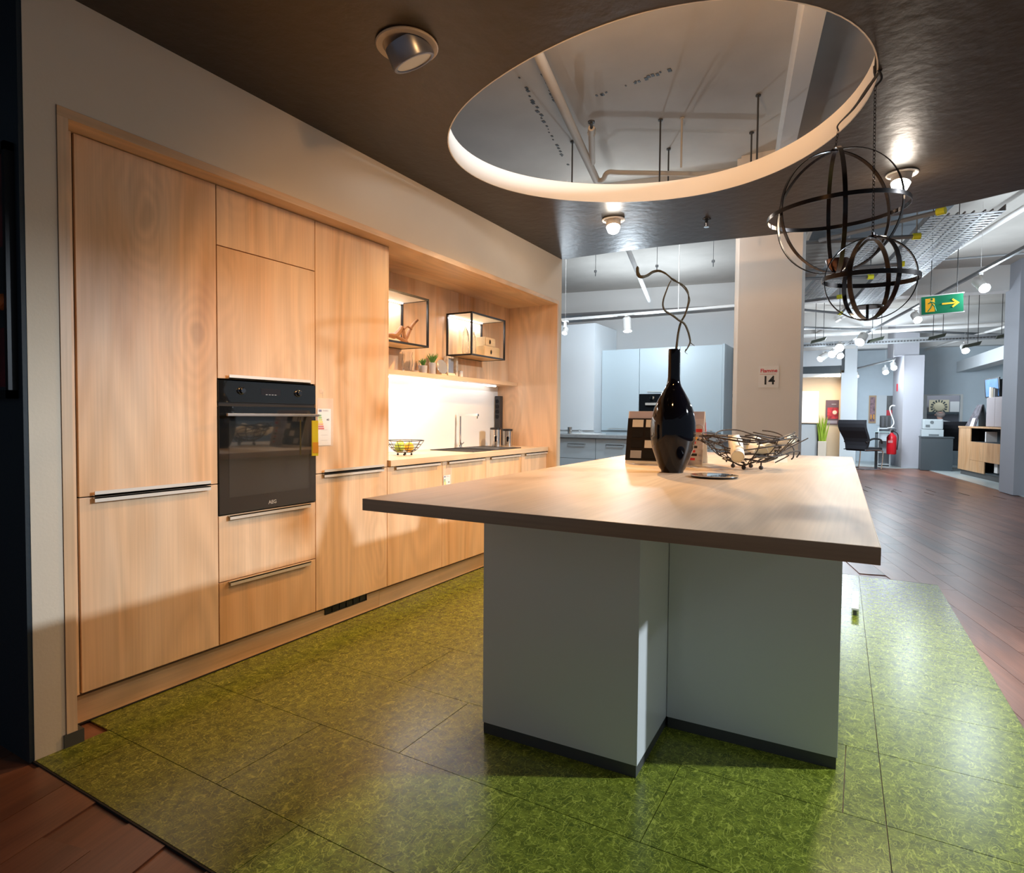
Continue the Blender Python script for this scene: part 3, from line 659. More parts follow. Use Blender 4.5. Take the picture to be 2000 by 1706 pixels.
# shelf items
SZ = 1.6125
for k, (yy, lb) in enumerate(((2.46, 'tall clear glass vase on the shelf under the nearer display box'), (2.545, 'smaller clear glass next to the succulent pot on the shelf'))):
    h = .15 if k == 0 else .095
    tag(MB().lathe([(0, .001), (.034, .001), (.044, h*.4), (.038, h*.8), (.042, h), (.039, h), (.035, h*.8), (.040, h*.4), (.031, .012), (0, .012)], (-.385, yy, SZ), 24).build('glass_vase', glass, None, True), lb, 'vase')
def succulent(x, y, z, h, label, pr=.034, ph=.062, n=34):
    t = thing('potted_succulent', label, 'plant', (x, y, z))
    MB().lathe([(0, 0), (pr*.85, 0), (pr, ph), (pr*.9, ph), (pr*.85, ph*.8), (0, ph*.8)], (x, y, z), 20).build('pot', pot, t, True)
    lf = MB(); r = random.Random(int(y*1000))
    for k in range(n):
        a = r.uniform(0, 6.28); e = r.uniform(.15, .9); L_ = h*r.uniform(.6, 1); b = Vector((x, y, z+ph*.8)); d = Vector((math.cos(a)*e*.6, math.sin(a)*e*.6, 1)).normalized()
        lf.tube([b, b+d*L_*.5, b+d*L_+Vector((math.cos(a), math.sin(a), 0))*L_*.08], [.0045, .0055, .0005], 5)
    lf.build('leaves', plantm, t, True)
succulent(-.385, 2.655, SZ, .075, 'small spiky succulent in a grey pot, in front on the shelf')
succulent(-.392, 2.785, SZ, .11, 'taller spiky succulent in a pot behind the glass heart', pr=.03, ph=.095)
t = thing('glass_plate_stand', 'round glass plate leaning in a wooden holder on the shelf', 'plate', (-.39, 2.90, SZ))
MB().lathe([(0, 0), (.055, .0), (.062, .006), (.055, .009), (0, .007)], (-.372, 2.885, SZ+.068), 28, axis=(1, -.15, .25)).build('plate', mat('frosted_glass', (.55, .57, .60), .15, trans=.5, ior=1.4), t, True)
bx('foot', pine, t, -.40, -.345, 2.85, 2.92, SZ+.0005, SZ+.010)
t = thing('picture_frame', 'whitewashed wooden frame standing upright on the shelf', 'frame', (-.39, 3.03, SZ))
x0 = -.40; MB().box(x0, -.36, 2.95, 2.963, SZ+.0005, SZ+.165).box(x0, -.36, 3.075, 3.105, SZ+.0005, SZ+.165).box(x0, -.36, 2.963, 3.075, SZ+.0005, SZ+.014).box(x0, -.36, 2.963, 3.075, SZ+.151, SZ+.165).build('wood_frame', mat('whitewashed_wood', (.62, .52, .40), .7, vary=.25, vscale=40), t)
bx('pane', mat('grey_glass', (.40, .42, .46), .1), t, -.392, -.388, 2.963, 3.075, SZ+.014, SZ+.151)
tag(bx('wood_block', mat('cream_block', (.80, .70, .50), .6), None, -.357, -.338, 2.93, 3.03, SZ+.0003, SZ+.022, bev=.002), 'low cream wooden block lying at the shelf edge before the frame', 'block')
t = thing('pillar_candle', 'small white candle at the right of the frame on the shelf', 'candle', (-.385, 3.20, SZ))
MB().lathe([(0, 0), (.022, 0), (.023, .004), (.023, .052), (.02, .055), (0, .053)], (-.385, 3.175, SZ), 20).build('wax', candlew, t, True); MB().tube([(-.385, 3.175, SZ+.053), (-.384, 3.175, SZ+.062)], .0012, 5).build('wick', ink, t)

# things on the worktop
WZ = .978
t = thing('wire_fruit_bowl', 'black wire fruit bowl on ball feet on the wall worktop', 'bowl', (-.29, 2.22, WZ))
bc = Vector((-.25, 2.27, WZ)); wb = MB(); RB = .142
def bowlpt(a, h):                                # h 0..1 from bottom ring to rim
    r = .052+(RB-.052)*(h**.62); return bc+Vector((r*math.cos(a), r*math.sin(a), .022+.088*h))
for h in (1, .66, .40, .2, .02): MB.tube(wb, [bowlpt(2*math.pi*k/40, h) for k in range(40)], .0024 if h < 1 else .003, 6, closed=True)
for j in range(10):
    a = 2*math.pi*j/10; wb.tube([bowlpt(a, h/8) for h in range(9)], .0019, 6)
wb.build('wire_frame', blackm, t, True)
for j in range(4):
    a = 2*math.pi*(j+.4)/4; p = bc+Vector((.05*math.cos(a), .05*math.sin(a), 0))
    MB().lathe([(0, 0), (.006, .002), (.0085, .0085), (.006, .015), (0, .017)], p, 12).tube([p+Vector((0, 0, .013)), p+Vector((0, 0, .024))], .002, 6).build('foot', blackm, t, True)
def fruit(c, r, m, label, sq=1, kind='fruit'):
    t = thing('apple' if 'apple' in label else 'orange', label, kind, c-Vector((0, 0, r)))
    MB().lathe([(max(0, r*math.sin(math.pi*k/16)*(1+.08*math.cos(math.pi*k/16))), -r*math.cos(math.pi*k/16)*sq) for k in range(17)], c, 24).build('flesh', m, t, True)
    MB().tube([c+Vector((0, 0, r*.88)), c+Vector((.004, .003, r*1.15))], .0016, 5).build('stem', twig, t)
fruit(bc+Vector((-.01, -.046, .064)), .038, applem, 'green apple in the wire fruit bowl')
fruit(bc+Vector((.012, .035, .061)), .037, orangem, 'yellow orange in the wire fruit bowl')
fruit(bc+Vector((-.052, .008, .075)), .034, orangem, 'orange half hidden behind the green apple in the wire bowl')
t = thing('kitchen_sink', 'black inset sink with drainer in the wall worktop', 'sink', (-.28, 3.35, WZ))
MB().box(-.50, -.06, 2.90, 2.925, WZ, WZ+.007).box(-.50, -.06, 3.675, 3.70, WZ, WZ+.007).box(-.50, -.48, 2.925, 3.675, WZ, WZ+.007).box(-.08, -.06, 2.925, 3.675, WZ, WZ+.007).box(-.48, -.08, 3.28, 3.30, WZ, WZ+.007).build('rim', mat('black_composite', (.02, .02, .02), .4), t)
bx('basin', groove, t, -.48, -.08, 2.925, 3.28, WZ+.0003, WZ+.001); bx('drainer', mat('black_drainer', (.03, .03, .03), .4), t, -.48, -.08, 3.30, 3.675, WZ+.0003, WZ+.004)
for k in range(5): bx('drainer_rib', mat('drainer_rib', (.16, .16, .16), .3), t, -.44, -.12, 3.34+k*.065, 3.35+k*.065, WZ+.004, WZ+.007)
tp = Vector((-.515, 3.36, WZ)); zt = onx(905, 811, -.515).z
t = thing('kitchen_tap', 'tall square chrome tap behind the sink', 'tap', tp)
MB().lathe([(0, 0), (.026, 0), (.026, .008), (.018, .012), (.018, .05), (0, .05)], tp, 20).build('base', chrome, t, True)
MB().tube([tp+Vector((0, 0, .04)), Vector((tp.x, tp.y, zt))], .011, 14).build('riser', chrome, t, True)
MB().box(tp.x-.011, tp.x+.20, tp.y-.011, tp.y+.011, zt-.011, zt+.011, bev=.003).lathe([(.009, 0), (.009, -.02)], (tp.x+.185, tp.y, zt-.011), 12).build('spout', chrome, t)
MB().tube([tp+Vector((0, .015, .03)), tp+Vector((.0, .06, .05))], .006, 8).build('lever', chrome, t, True)
wt = MB(); wt.lathe([(.022, 0), (.022, .006), (.006, .008), (.006, .012)], (-.30, 3.30, WZ+.0075), 14)
t = thing('socket_tower', 'black upright socket column in the corner of the worktop', 'socket', (-.53, 4.04, WZ))
MB().box(-.555, -.500, 4.035, 4.095, WZ+.0003, WZ+.50, bev=.004).build('housing', mat('socket_black', (.03, .03, .033), .45), t)
for k in range(4):
    zc = WZ+.29+k*.052
    MB().lathe([(0, 0), (.018, 0), (.020, .002), (.020, .0045), (.017, .005), (.016, .003), (0, .003)], (-.5275, 4.0345, zc), 20, axis=(0, -1, 0)).build('socket_outlet', blackg, t, True)
def canister(c, r, h, label):
    t = thing('steel_canister', label, 'canister', c, 'steel canisters by the sink')
    MB().lathe([(0, 0), (r, 0), (r, h), (0, h)], c, 32).build('can', steel, t, True)
    MB().lathe([(r*1.02, 0), (r*1.02, .018), (r*.5, .022), (0, .022)], c+Vector((0, 0, h)), 32).build('lid', blackp, t, True)
    d = Vector((CAM.x-c.x, CAM.y-c.y, 0)).normalized(); s = Vector((-d.y, d.x, 0)); w_, hh = .015, h*.30; pts = []; rr_ = r*1.0
    for k in range(28):
        a = 2*math.pi*k/28; lx = w_*math.cos(a)*.9; lz = h*.47+hh*.55*(1 if math.sin(a) > 0 else -1)*.6+w_*math.sin(a)
        pts.append(c+d*math.sqrt(max(0, rr_*rr_-lx*lx))*1.01+s*lx+Vector((0, 0, lz)))
    MB().tube(pts, .0028, 6, closed=True).build('window_ring', chrome, t, True)
    q = MB(); q.face([q.v(p+d*.0008) for p in pts]); q.build('window', blackg, t)
canister(Vector((-.40, 3.80, WZ)), .054, .165, 'larger steel canister with black lid by the socket column')
canister(Vector((-.375, 3.985, WZ)), .050, .15, 'smaller steel canister with black lid, farther from the sink')

# ------------------------------------------------------------------ island
IR = .0275
TI = Matrix.Translation((1.2427, .2857, 0)) @ Matrix.Rotation(IR, 4, 'Z')
IW, IL, IZ = 1.4769, 3.59, .994
ic = TI @ Vector((IW/2, IL/2, .954))
t = thing('island_worktop', 'thick pale oak island top overhanging toward the camera', 'worktop', ic)
MB(TI).box(0, IW, 0, IL, IZ-.0400, IZ, bev=.0012).build('slab', oak_top, t)
MB(TI).box(-.0012, IW+.0012, -.0016, -.0004, IZ-.0395, IZ-.0008).build('edge_band', oak_edge, t)
MB(TI).box(IW+.0004, IW+.0014, 0, IL, IZ-.0395, IZ-.0008).build('edge_band', oak_h, t)
def pedestal(x0, x1, y0, y1, label, drawers=False):
    c = TI @ Vector(((x0+x1)/2, (y0+y1)/2, 0)); t = thing('island_cabinet', label, 'cabinet', (c.x, c.y, GT), 'white cabinets carrying the island top')
    MB(TI).box(x0+.019, x1-.019, y0+.019, y1, .062, .9535).build('carcass', lacq, t)
    MB(TI).box(x0, x1, y0, y0+.0185, .048, .9535, bev=.001).build('end_panel', lacq, t)
    MB(TI).box(x1-.0185, x1, y0+.0188, y1, .048, .9535, bev=.001).build('side_panel', lacq, t)
    MB(TI).box(x0, x0+.0185, y0+.0188, y1, .048, .9535, bev=.001).build('side_panel', lacq, t)
    MB(TI).box(x0+.004, x1-.004, y0+.002, y1-.01, GT+.0005, .0475).build('skirting', skirt, t)
pedestal(.163, .795, .512, 2.05, 'white lacquer island cabinet, left block that stands nearer the camera')
pedestal(.797, 1.413, .918, 2.05, 'white lacquer island cabinet, right block set further back')
pedestal(.163, 1.413, 2.052, 3.40, 'white lacquer island cabinet at the far end under the top')
lb = onz(1677, 1190, .055); Tb = Matrix.Translation((0, 0, 0))
MBb = MB(); MBb.box(lb.x-.04, lb.x, lb.y, 3.7, .043, .055)
t = thing('side_shelf_board', 'white board projecting low at the far right side of the island', 'board', (lb.x-.02, 3.3, .05))
MBb.build('board', lacq_edge, t); bx('foot', skirt, t, lb.x-.03, lb.x-.01, lb.y+.02, lb.y+.04, GT+.0005, .0425)

# vase and branch
vc = Vector((1.846, 1.868, IZ+.0004)); pxm = .002625
prof = [(925, 0), (925, 20.5), (921, 21.5), (915, 26), (900, 31.5), (880, 38.5), (860, 41.8), (845, 42.5), (830, 42), (815, 39.5), (800, 35.5), (785, 29), (775, 23.5), (766, 18.5), (760, 15), (754, 13), (748, 11.7), (740, 11.2), (715, 11), (690, 11.2), (688, 10.8), (688, 9.4), (700, 9), (750, 9), (752, 0)]
vz = .995*3.13/1181
t = thing('black_vase', 'tall glossy black bottle vase holding a bare branch on the island', 'vase', vc)
MB().lathe([(hw*vz, (925-yy)*vz) for yy, hw in prof], vc, 64).build('body', blackg, t, True)
D = 3.12
def bp(u, v, dd=0): return atd(u, v, D+dd)
br = MB()
A_ = [(1316, 700), (1321, 680), (1325, 650), (1330, 630), (1338, 615), (1343, 598), (1345, 585), (1344, 572), (1339, 562), (1331, 555), (1316, 548), (1308, 541), (1299, 534), (1290, 530), (1283, 529.5), (1274, 532), (1265, 538), (1256, 541), (1249, 540), (1245.5, 533), (1245, 521)]
R1 = [.006, .0062, .0062, .005, .0045, .0042, .004, .004, .004, .004, .0045, .004, .005, .0062, .007, .007, .0072, .0085, .0095, .0085, .004]
pa = smoothpath([bp(u, v, .02*math.sin(i)) for i, (u, v) in enumerate(A_)], 4); ra = [R1[min(len(R1)-1, i//4)] for i in range(len(pa))]
br.tube(pa, ra, 8)
B_ = [(1310, 543), (1318, 547), (1330, 557), (1340, 568), (1347, 584), (1345, 596), (1342, 606), (1338, 618)]
br.tube(smoothpath([bp(u, v, -.03) for u, v in B_], 4), .0028, 7)
C2 = [(1311, 548), (1307, 555), (1301, 570), (1296, 585), (1295, 598), (1300, 608), (1313, 616), (1325, 625), (1337, 633), (1344, 648), (1347, 660), (1348, 668), (1345, 676), (1341, 683), (1338, 687)]
c2 = smoothpath([bp(u, v, -.05+.004*i) for i, (u, v) in enumerate(C2)], 4)
br.tube(c2, [.0026+.0028*math.sin(math.pi*min(1, i/len(c2))) for i in range(len(c2))], 7)
br.tube(smoothpath([bp(1347, 667), bp(1350, 671), bp(1357, 676)], 4), [.0035-.0003*i for i in range(9)], 6)
br.tube(smoothpath([bp(1340, 682), bp(1338, 688), bp(1343, 692)], 4), [.003-.0003*i for i in range(9)], 6)
br.tube([bp(1316, 700), Vector((vc.x+.005, vc.y, vc.z+.40))], .0055, 7)
tag(br.build('bare_branch', branchm, None, True), 'twisted bare branch looping up out of the black vase', 'branch')

# sample stand
p0 = onz(1221, 905, IZ); p1 = onz(1372, 911, IZ); ex = (p1-p0); wS = ex.length; ex.normalize(); en = Vector((-ex.y, ex.x, 0))
hS = .315; dS = .085
def sp_(s, h, o=0): return p0+ex*s+en*(h/hS*dS)+Vector((0, 0, h+.0006))-en*o*.97+Vector((0, 0, o*.26))   # point on the leaning face, o in front
t = thing('sample_display_stand', 'tent-shaped display with black swatch board and printed front behind the vase', 'display', (p0+p1)/2+Vector((0, 0, .0005)))
def slab(name, m, s0, s1, h0, h1, o0, o1, skew=0): return MB().hexa([sp_(s0, h0, o0), sp_(s1, h0, o0), sp_(s1+skew, h1, o0), sp_(s0+skew, h1, o0)], [sp_(s0, h0, o1), sp_(s1, h0, o1), sp_(s1+skew, h1, o1), sp_(s0+skew, h1, o1)]).build(name, m, t)
slab('front_board', lacq_edge, 0, wS, .0005, hS, 0, .003)
slab('header_print', mauve, .004, wS-.004, hS-.045, hS-.001, .003, .0035)
slab('swatch_board', boardb, .0, wS*.56, .018, hS-.045, .003, .010)
for r in range(4):
    for c in range(3):
        m = [[swg, swd, swd], [swd, swl, swd], [swd, swd, swl], [swl, swl, swd]][r][c]
        slab('swatch', m, .03+c*.082, .03+c*.082+.066, .03+r*.062, .03+r*.062+.045, .010, .013)
slab('printed_sheet', mat('pink_white_print', (.50, .46, .50), .6, vary=.12, vscale=20), wS*.57, wS-.004, .006, hS-.046, .003, .004)
for k, (h, m) in enumerate(((.03, red), (.055, ink), (.075, red), (.10, ink), (.125, red), (.15, orng))): slab('print_patch', m, wS*.845, wS*.845+.026+.010*(k % 2), h, h+.014, .004, .0046)
for k in range(5): slab('print_line', inkgrey, wS*.935, wS*.975, .03+k*.03, .0315+k*.03, .004, .0045)
rg = MB(); cc = sp_(wS*.84, .205, .006); rg.tube([sp_(wS*.93+.029*math.cos(a), .205+.032*math.sin(a), .0062) for a in [2*math.pi*k/24 for k in range(24)]], .0016, 6, closed=True); rg.build('printed_ring', inkgrey, t)
slab('print_patch', red, wS*.86, wS*.975, .193, .212, .004, .0047)
q0 = p0+en*.26; q1 = p1+en*.26; tp0 = sp_(0, hS); tp1 = sp_(wS, hS); up6 = Vector((0, 0, .0006))
MB().hexa([q0+up6, q1+up6, q1+up6+en*.003, q0+up6+en*.003], [tp0+en*.001, tp1+en*.001, tp1+en*.004, tp0+en*.004]).build('back_board', lacq_edge, t)
MB().hexa([q1.lerp(tp1, .45)-en*.004+ex*.0006+up6, q1.lerp(tp1, .45)-en*.03+ex*.0006+up6, q1.lerp(tp1, .45)-en*.03+ex*.0012, q1.lerp(tp1, .45)-en*.004+ex*.0012], [q1.lerp(tp1, .8)-en*.002+ex*.0006, q1.lerp(tp1, .8)-en*.012+ex*.0006, q1.lerp(tp1, .8)-en*.012+ex*.0012, q1.lerp(tp1, .8)-en*.002+ex*.0012]).build('red_tab', red, t)

# pop-up lid on the island
dc = onz(1395, 933, IZ)+Vector((0, 0, .0004))
t = thing('glass_disc', 'glossy black disc lying on the island beside the vase', 'plate', dc)
MB().lathe([(0, 0), (.100, 0), (.106, .005), (.106, .009), (.100, .012), (0, .012)], dc, 48).build('disc', blackg, t, True)
MB().lathe([(.102, .0095), (.1075, .0095), (.1075, .0115), (.102, .0122)], dc, 48).build('rim', chrome, t, True)

# twig basket with candles
bcx = onz(1470, 921, IZ)+Vector((-.05, .14, 0)); rnd = random.Random(11)
t = thing('twig_basket', 'openwork basket of dark twisted twigs on ball feet on the island', 'basket', (bcx.x, bcx.y, IZ))
ax_ = _rt; ay_ = _fw
def tb(a, h, k=1, lift=0):
    r = (.09+.145*max(0, h)**.7)*k; return Vector((bcx.x, bcx.y, IZ+.024))+ax_*(r*math.cos(a)*1.05)+ay_*(r*math.sin(a)*.85)+Vector((0, 0, .012+.145*h+lift))
tw = MB()
for j in range(21):
    a0 = rnd.uniform(0, 6.28); sp__ = rnd.uniform(1.4, 3.4); h0 = rnd.uniform(0, 1)**1.0; h1 = min(1.1, max(0, h0+rnd.uniform(-.45, .45))); P = []
    for k in range(9):
        f = k/8; P.append(tb(a0+sp__*f, h0+(h1-h0)*f+.09*math.sin(f*7+j), 1+rnd.uniform(-.10, .10)))
    tw.tube(smoothpath(P, 3), rnd.uniform(.0028, .0052), 6)
for j in range(14):
    a0 = 2*math.pi*j/14; tw.tube(smoothpath([tb(a0, .0, .6), tb(a0+.1, .25), tb(a0+.2, .6), tb(a0+.15, .95, 1.02)], 3), .0028, 5)
tw.tube(smoothpath([tb(2.2, .9), tb(1.9, 1.15), tb(1.5, 1.2), tb(1.1, 1.0), tb(.5, .75), tb(.2, .6, 1.35), tb(.1, .25, 1.75), tb(.08, .12, 1.95)], 5), .004, 6)
tw.tube(smoothpath([tb(-1.2, .2), tb(-.6, .3, 1.1), tb(-.2, .45, 1.35), tb(0, .4, 1.65), tb(.02, .2, 1.9)], 5), .0038, 6)
tw.tube(smoothpath([tb(-.9, .45), tb(-.4, .35, 1.0), tb(-.2, .3, 1.35), tb(-.05, .0, 1.6)], 5), .003, 6)
tw.tube(smoothpath([tb(-.8, .3), tb(-.3, .7, 1.15), tb(-.2, .95, 1.3)], 5), .003, 6)
for a0 in (3.0, 3.3, 2.8, -.2): tw.lathe([(0, -.008), (.007, -.004), (.007, .004), (0, .008)], tb(a0, .85, 1.15), 8); tw.tube([tb(a0, .6, 1.0), tb(a0, .85, 1.15)], .0026, 5)
tw.build('twigs', twig, t, True)
for a0 in (-2.1, -.9, 1.0, 2.3):
    p = Vector((bcx.x, bcx.y, IZ))+ax_*(.085*math.cos(a0))+ay_*(.075*math.sin(a0))
    MB().lathe([(0, .0005), (.009, .004), (.0125, .0125), (.009, .021), (0, .025)], p, 12).tube([p+Vector((0, 0, .02)), p+Vector((0, 0, .045))], .004, 6).build('foot', twig, t, True)
cands = [((1437, 862, 3.30), (1441, 893, 3.12), .029, 'cream tea candle holder standing up steeply at the left of the basket'), ((1474, 874, 3.35), (1487, 884, 3.2), .030, 'cream candle lying in the middle of the basket, end toward the camera'), ((1483, 874, 3.48), (1502, 877, 3.34), .026, 'cream candle lying behind the middle one'),
         ((1526, 866, 3.40), (1547, 858, 3.30), .026, 'cream candle perched at the right rim of the basket'), ((1433, 850, 3.42), (1434, 868, 3.42), .026, 'white candle upright at the left back of the basket'), ((1478, 862, 3.55), (1470, 872, 3.5), .027, 'grey-white candle at the back of the basket')]
for (a, b, r, lab) in cands:
    r *= 1.18
    A, B = atd(*a), atd(*b)
    if (B-A).length < .10: B = A+(B-A).normalized()*.10
    lo_ = min(A.z, B.z)-r-(IZ+.032)
    if lo_ < 0: A.z -= lo_; B.z -= lo_
    ax = (B-A); L_ = ax.length
    t2 = thing('wax_candle', lab, 'candle', A, 'cream candles in the twig basket')
    MB().lathe([(0, 0), (r*.96, 0), (r, .004), (r, L_-.003), (r*.97, L_), (r*.9, L_), (r*.88, L_-.006)], A, 24, axis=ax).build('holder', candlew, t2, True)
    MB().lathe([(0, L_-.012), (r*.87, L_-.012), (r*.87, L_-.004), (0, L_-.003)], A, 24, axis=ax).build('wax', candle, t2, True)
pc = atd(1526, 898, 3.15)
MBc = MB(); pcn = -_fw
MBc.hexa([onz(1512, 904, IZ)+Vector((0, 0, .0006)), onz(1538, 904, IZ)+Vector((0, 0, .0006)), onz(1538, 904, IZ)+Vector((.002, .002, .0006)), onz(1512, 904, IZ)+Vector((.002, .002, .0006))], [onz(1512, 904, IZ)+_fw*.03+Vector((0, 0, .055)), onz(1538, 904, IZ)+_fw*.03+Vector((0, 0, .055)), onz(1538, 904, IZ)+_fw*.032+Vector((0, 0, .055)), onz(1512, 904, IZ)+_fw*.032+Vector((0, 0, .055))])
tag(MBc.build('price_card', mat('beige_card', (.55, .46, .36), .7)), 'small beige card leaning against the right of the twig basket', 'card')

# ------------------------------------------------------------------ hanging lanterns
def chain(t, a, b, name='chain', r=.0016, ll=.021):
    m = MB(); a, b = Vector(a), Vector(b); L_ = (b-a).length; n = max(2, int(L_/(ll*.78))); d = (b-a).normalized(); u = d.orthogonal().normalized(); w = d.cross(u)
    for i in range(n):
        c = a.lerp(b, (i+.5)/n); s = u if i % 2 else w
        m.tube([c+d*(ll/2*math.cos(q))+s*(.0055*math.sin(q)) for q in [2*math.pi*k/10 for k in range(10)]], r, 4, closed=True)
    return m.build(name, rodm if False else bronze, t, True)
def lantern(c, Rr, top, label, tilt, phase, cup):
    t = thing('orb_lantern', label, 'lantern', Vector((c.x, c.y, c.z-Rr)), 'hanging orb lanterns')
    T = Matrix.Translation(c) @ Matrix.Rotation(tilt[0], 4, 'X') @ Matrix.Rotation(tilt[1], 4, 'Y')
    for k in range(3):
        a = phase+math.pi*k/3; n = T.to_3x3() @ Vector((math.cos(a), math.sin(a), 0)); MB().band(c, Rr-.002*k, n, .020, .004).build('hoop', bronze, t, True)
    MB().band(c, Rr*1.05, T.to_3x3() @ Vector((0, 0, 1)), .020, .004).build('equator_hoop', bronze, t, True)
    tp = T @ Vector((0, 0, Rr)); bt = T @ Vector((0, 0, -Rr))
    MB().lathe([(.02, -.004), (.02, .004), (.006, .006), (.006, .02)], tp, 16).build('top_boss', bronze, t, True)
    if cup: MB().lathe([(0, 0), (.02, .003), (.045, .03), (.055, .065), (.052, .065), (.042, .034), (0, .01)], bt+Vector((0, 0, .004)), 24).build('candle_cup', mat('copper_cup', (.12, .065, .045), .2, .95), t, True)
    else: MB().tube([bt, bt+Vector((0, 0, .06))], .006, 8).lathe([(0, 0), (.062, 0), (.062, .004), (0, .004)], bt+Vector((0, 0, .058)), 24).build('candle_plate', bronze, t, True)
    chain(t, tp+Vector((0, 0, .015)), top)
    return t
d1 = 3.05; c1 = atd(1633, 415, d1); r1 = 118/1181.5*d1
d2 = 2.70; c2_ = atd(1699, 545, d2); r2 = 80/1181.5*d2
k1 = Vector((c1.x, c1.y, onp(1630, 255, c1, _fw).z)); k2 = Vector((c2_.x, c2_.y, onp(1700, 170, c2_, _fw).z))
lantern(c1, r1, k1, 'larger bronzed orb lantern hanging from the upper chain', (R_(3), R_(-2)), R_(9), True)
lantern(c2_, r2, k2, 'smaller bronzed orb lantern hanging lower in front of the large one', (R_(2), R_(2)), R_(35), False)
t = thing('hook_rod', 'dark hook rod from the upper ceiling that carries both lantern chains', 'hook', k2)
hk = MB(); hk.tube(smoothpath([Vector((k2.x, k2.y, TZ-.01)), Vector((k2.x, k2.y, k2.z+.14)), k2+Vector((-.005, 0, .10)), k2+Vector((.018, 0, .055)), k2+Vector((.022, 0, .028)), k2+Vector((.004, 0, .006)), k2], 5), .005, 8)
hk.lathe([(.03, 0), (.03, .008)], (k2.x, k2.y, TZ-.010), 12); hk.build('rod', rodm, t, True)
hb = MB(); m1 = k2+Vector((.02, 0, .07)); hb.tube(smoothpath([m1, m1.lerp(k1, .25)+Vector((0, 0, .0)), m1.lerp(k1, .6), k1+Vector((0, 0, .03)), k1], 5), [.006, .006, .007, .007, .007, .008, .008, .008, .007, .006, .006, .005, .005, .004, .004, .004, .004, .004, .004, .004, .004], 7); hb.build('wire_arm', rodm, t, True)

# ------------------------------------------------------------------ column with the number sheet
cx0 = ony(1440, 700, 5.5).x; cx1 = ony(1563, 700, 5.5).x
struct('trim_11', MB().box(cx0, cx1, 5.5, 5.85, 0, TZ-.001).box(cx0-.05, cx0-.0005, 5.56, 5.85, 0, TZ-.001), colpaint)
t = thing('number_sheet', 'white sheet with red lettering and the number 14 on the column', 'sign', (1.85, 5.497, 1.64))
a = ony(1482, 716, 5.498); b = ony(1521, 757, 5.498)
bx('sheet', mat('sheet', (.84, .78, .72), .7), t, a.x, b.x, 5.4965, 5.4995, b.z, a.z)
mx_ = (a.x+b.x)/2
text('Flamme', .052, red, 'lettering', t, (mx_, 5.496, ony(1500, 724.5, 5.496).z), (1, 0, 0), (0, 0, 1), .0004, bold=.0012)
bx('red_line', mat('pale_red_print', (.70, .30, .28), .7), t, mx_-.085, mx_+.07, 5.4955, 5.4963, ony(1500, 731, 5.496).z-.003, ony(1500, 731, 5.496).z+.002)
text('14', .12, ink, 'lettering', t, (mx_, 5.496, ony(1502, 744, 5.496).z), (1, 0, 0), (0, 0, 1), .0004, bold=.003)
a = ony(1426, 773, 5.62)
t = thing('wall_socket', 'white light switch at the edge of the column', 'switch', (a.x, 8.38, a.z)); p = ony(1429, 773, 8.395)
t.location = (p.x, 8.395, p.z-.05); bx('plate', white, t, p.x-.04, p.x+.04, 8.385, 8.399, p.z-.08, p.z+.08); bx('rocker', mat('rocker_grey', (.3, .3, .3), .5), t, p.x-.02, p.x+.02, 8.38, 8.385, p.z-.03, p.z+.02)

# ------------------------------------------------------------------ far pale kitchen
struct('wall_back', MB().box(-3.5, 1.45, 8.40, 8.55, 0, 2.90), greywall)
struct('wall_far', MB().box(-3.5, 1.42, 13.0, 13.15, 0, 3.32), purplewall)
struct('trim_12', MB().box(-3.5, 1.42, 12.96, 12.995, 3.32, TZ-.001), white)
KY = 7.75
xs = [ony(u, 760, KY).x for u in (1175, 1248.5, 1327.5, 1410)]
zt_ = ony(1250, 681, KY).z; zo1 = ony(1290, 770, KY).z; zo0 = zo1-.60
labs = ['pale blue tall cabinet left of the far oven', 'pale blue tall cabinet with a built-in oven, across the showroom', 'pale blue tall cabinet right of the far oven']
for i in range(3):
    t = thing('far_tall_cabinet', labs[i], 'cabinet', ((xs[i]+xs[i+1])/2, KY+.3, .15), 'tall cabinets of the pale far kitchen')
    if i != 1: bx('carcass', bluelac, t, xs[i]+.001, xs[i+1]-.001, KY+.02, 8.39, 0.002, zt_)
    else: MB().box(xs[i]+.001, xs[i+1]-.001, KY+.02, 8.39, .002, zo0).box(xs[i]+.001, xs[i+1]-.001, KY+.02, 8.39, zo1, zt_).box(xs[i]+.001, xs[i]+.02, KY+.02, 8.39, zo0, zo1).box(xs[i+1]-.02, xs[i+1]-.001, KY+.02, 8.39, zo0, zo1).build('carcass', bluelac, t)
    if i == 1:
        d = bx('door', bluelac, t, xs[i]+.004, xs[i+1]-.004, KY, KY+.019, zo1+.004, zt_-.003); zh = zo1+.035
        MB().box(xs[1]+.13, xs[2]-.13, KY-.03, KY-.022, zh, zh+.008).box(xs[1]+.15, xs[1]+.16, KY-.022, KY, zh, zh+.008).box(xs[2]-.16, xs[2]-.15, KY-.022, KY, zh, zh+.008).build('handle', alu, d)
    else:
        d = bx('door', bluelac, t, xs[i]+.004, xs[i+1]-.004, KY, KY+.019, 1.065, zt_-.003); zh = ony(1200, 838, KY).z
        MB().box(xs[i]+.12, xs[i+1]-.12, KY-.03, KY-.022, zh, zh+.008).box(xs[i]+.14, xs[i]+.15, KY-.022, KY, zh, zh+.008).box(xs[i+1]-.15, xs[i+1]-.14, KY-.022, KY, zh, zh+.008).build('handle', alu, d)
tag(bx('far_end_panel', bluelac, None, xs[3], xs[3]+.03, KY-.01, 8.39, .002, zt_+.01), 'pale blue end panel closing the far tall cabinets', 'panel')
t = thing('far_oven', 'black oven built into the pale kitchen across the showroom', 'oven', ((xs[1]+xs[2])/2, KY+.1, zo0))
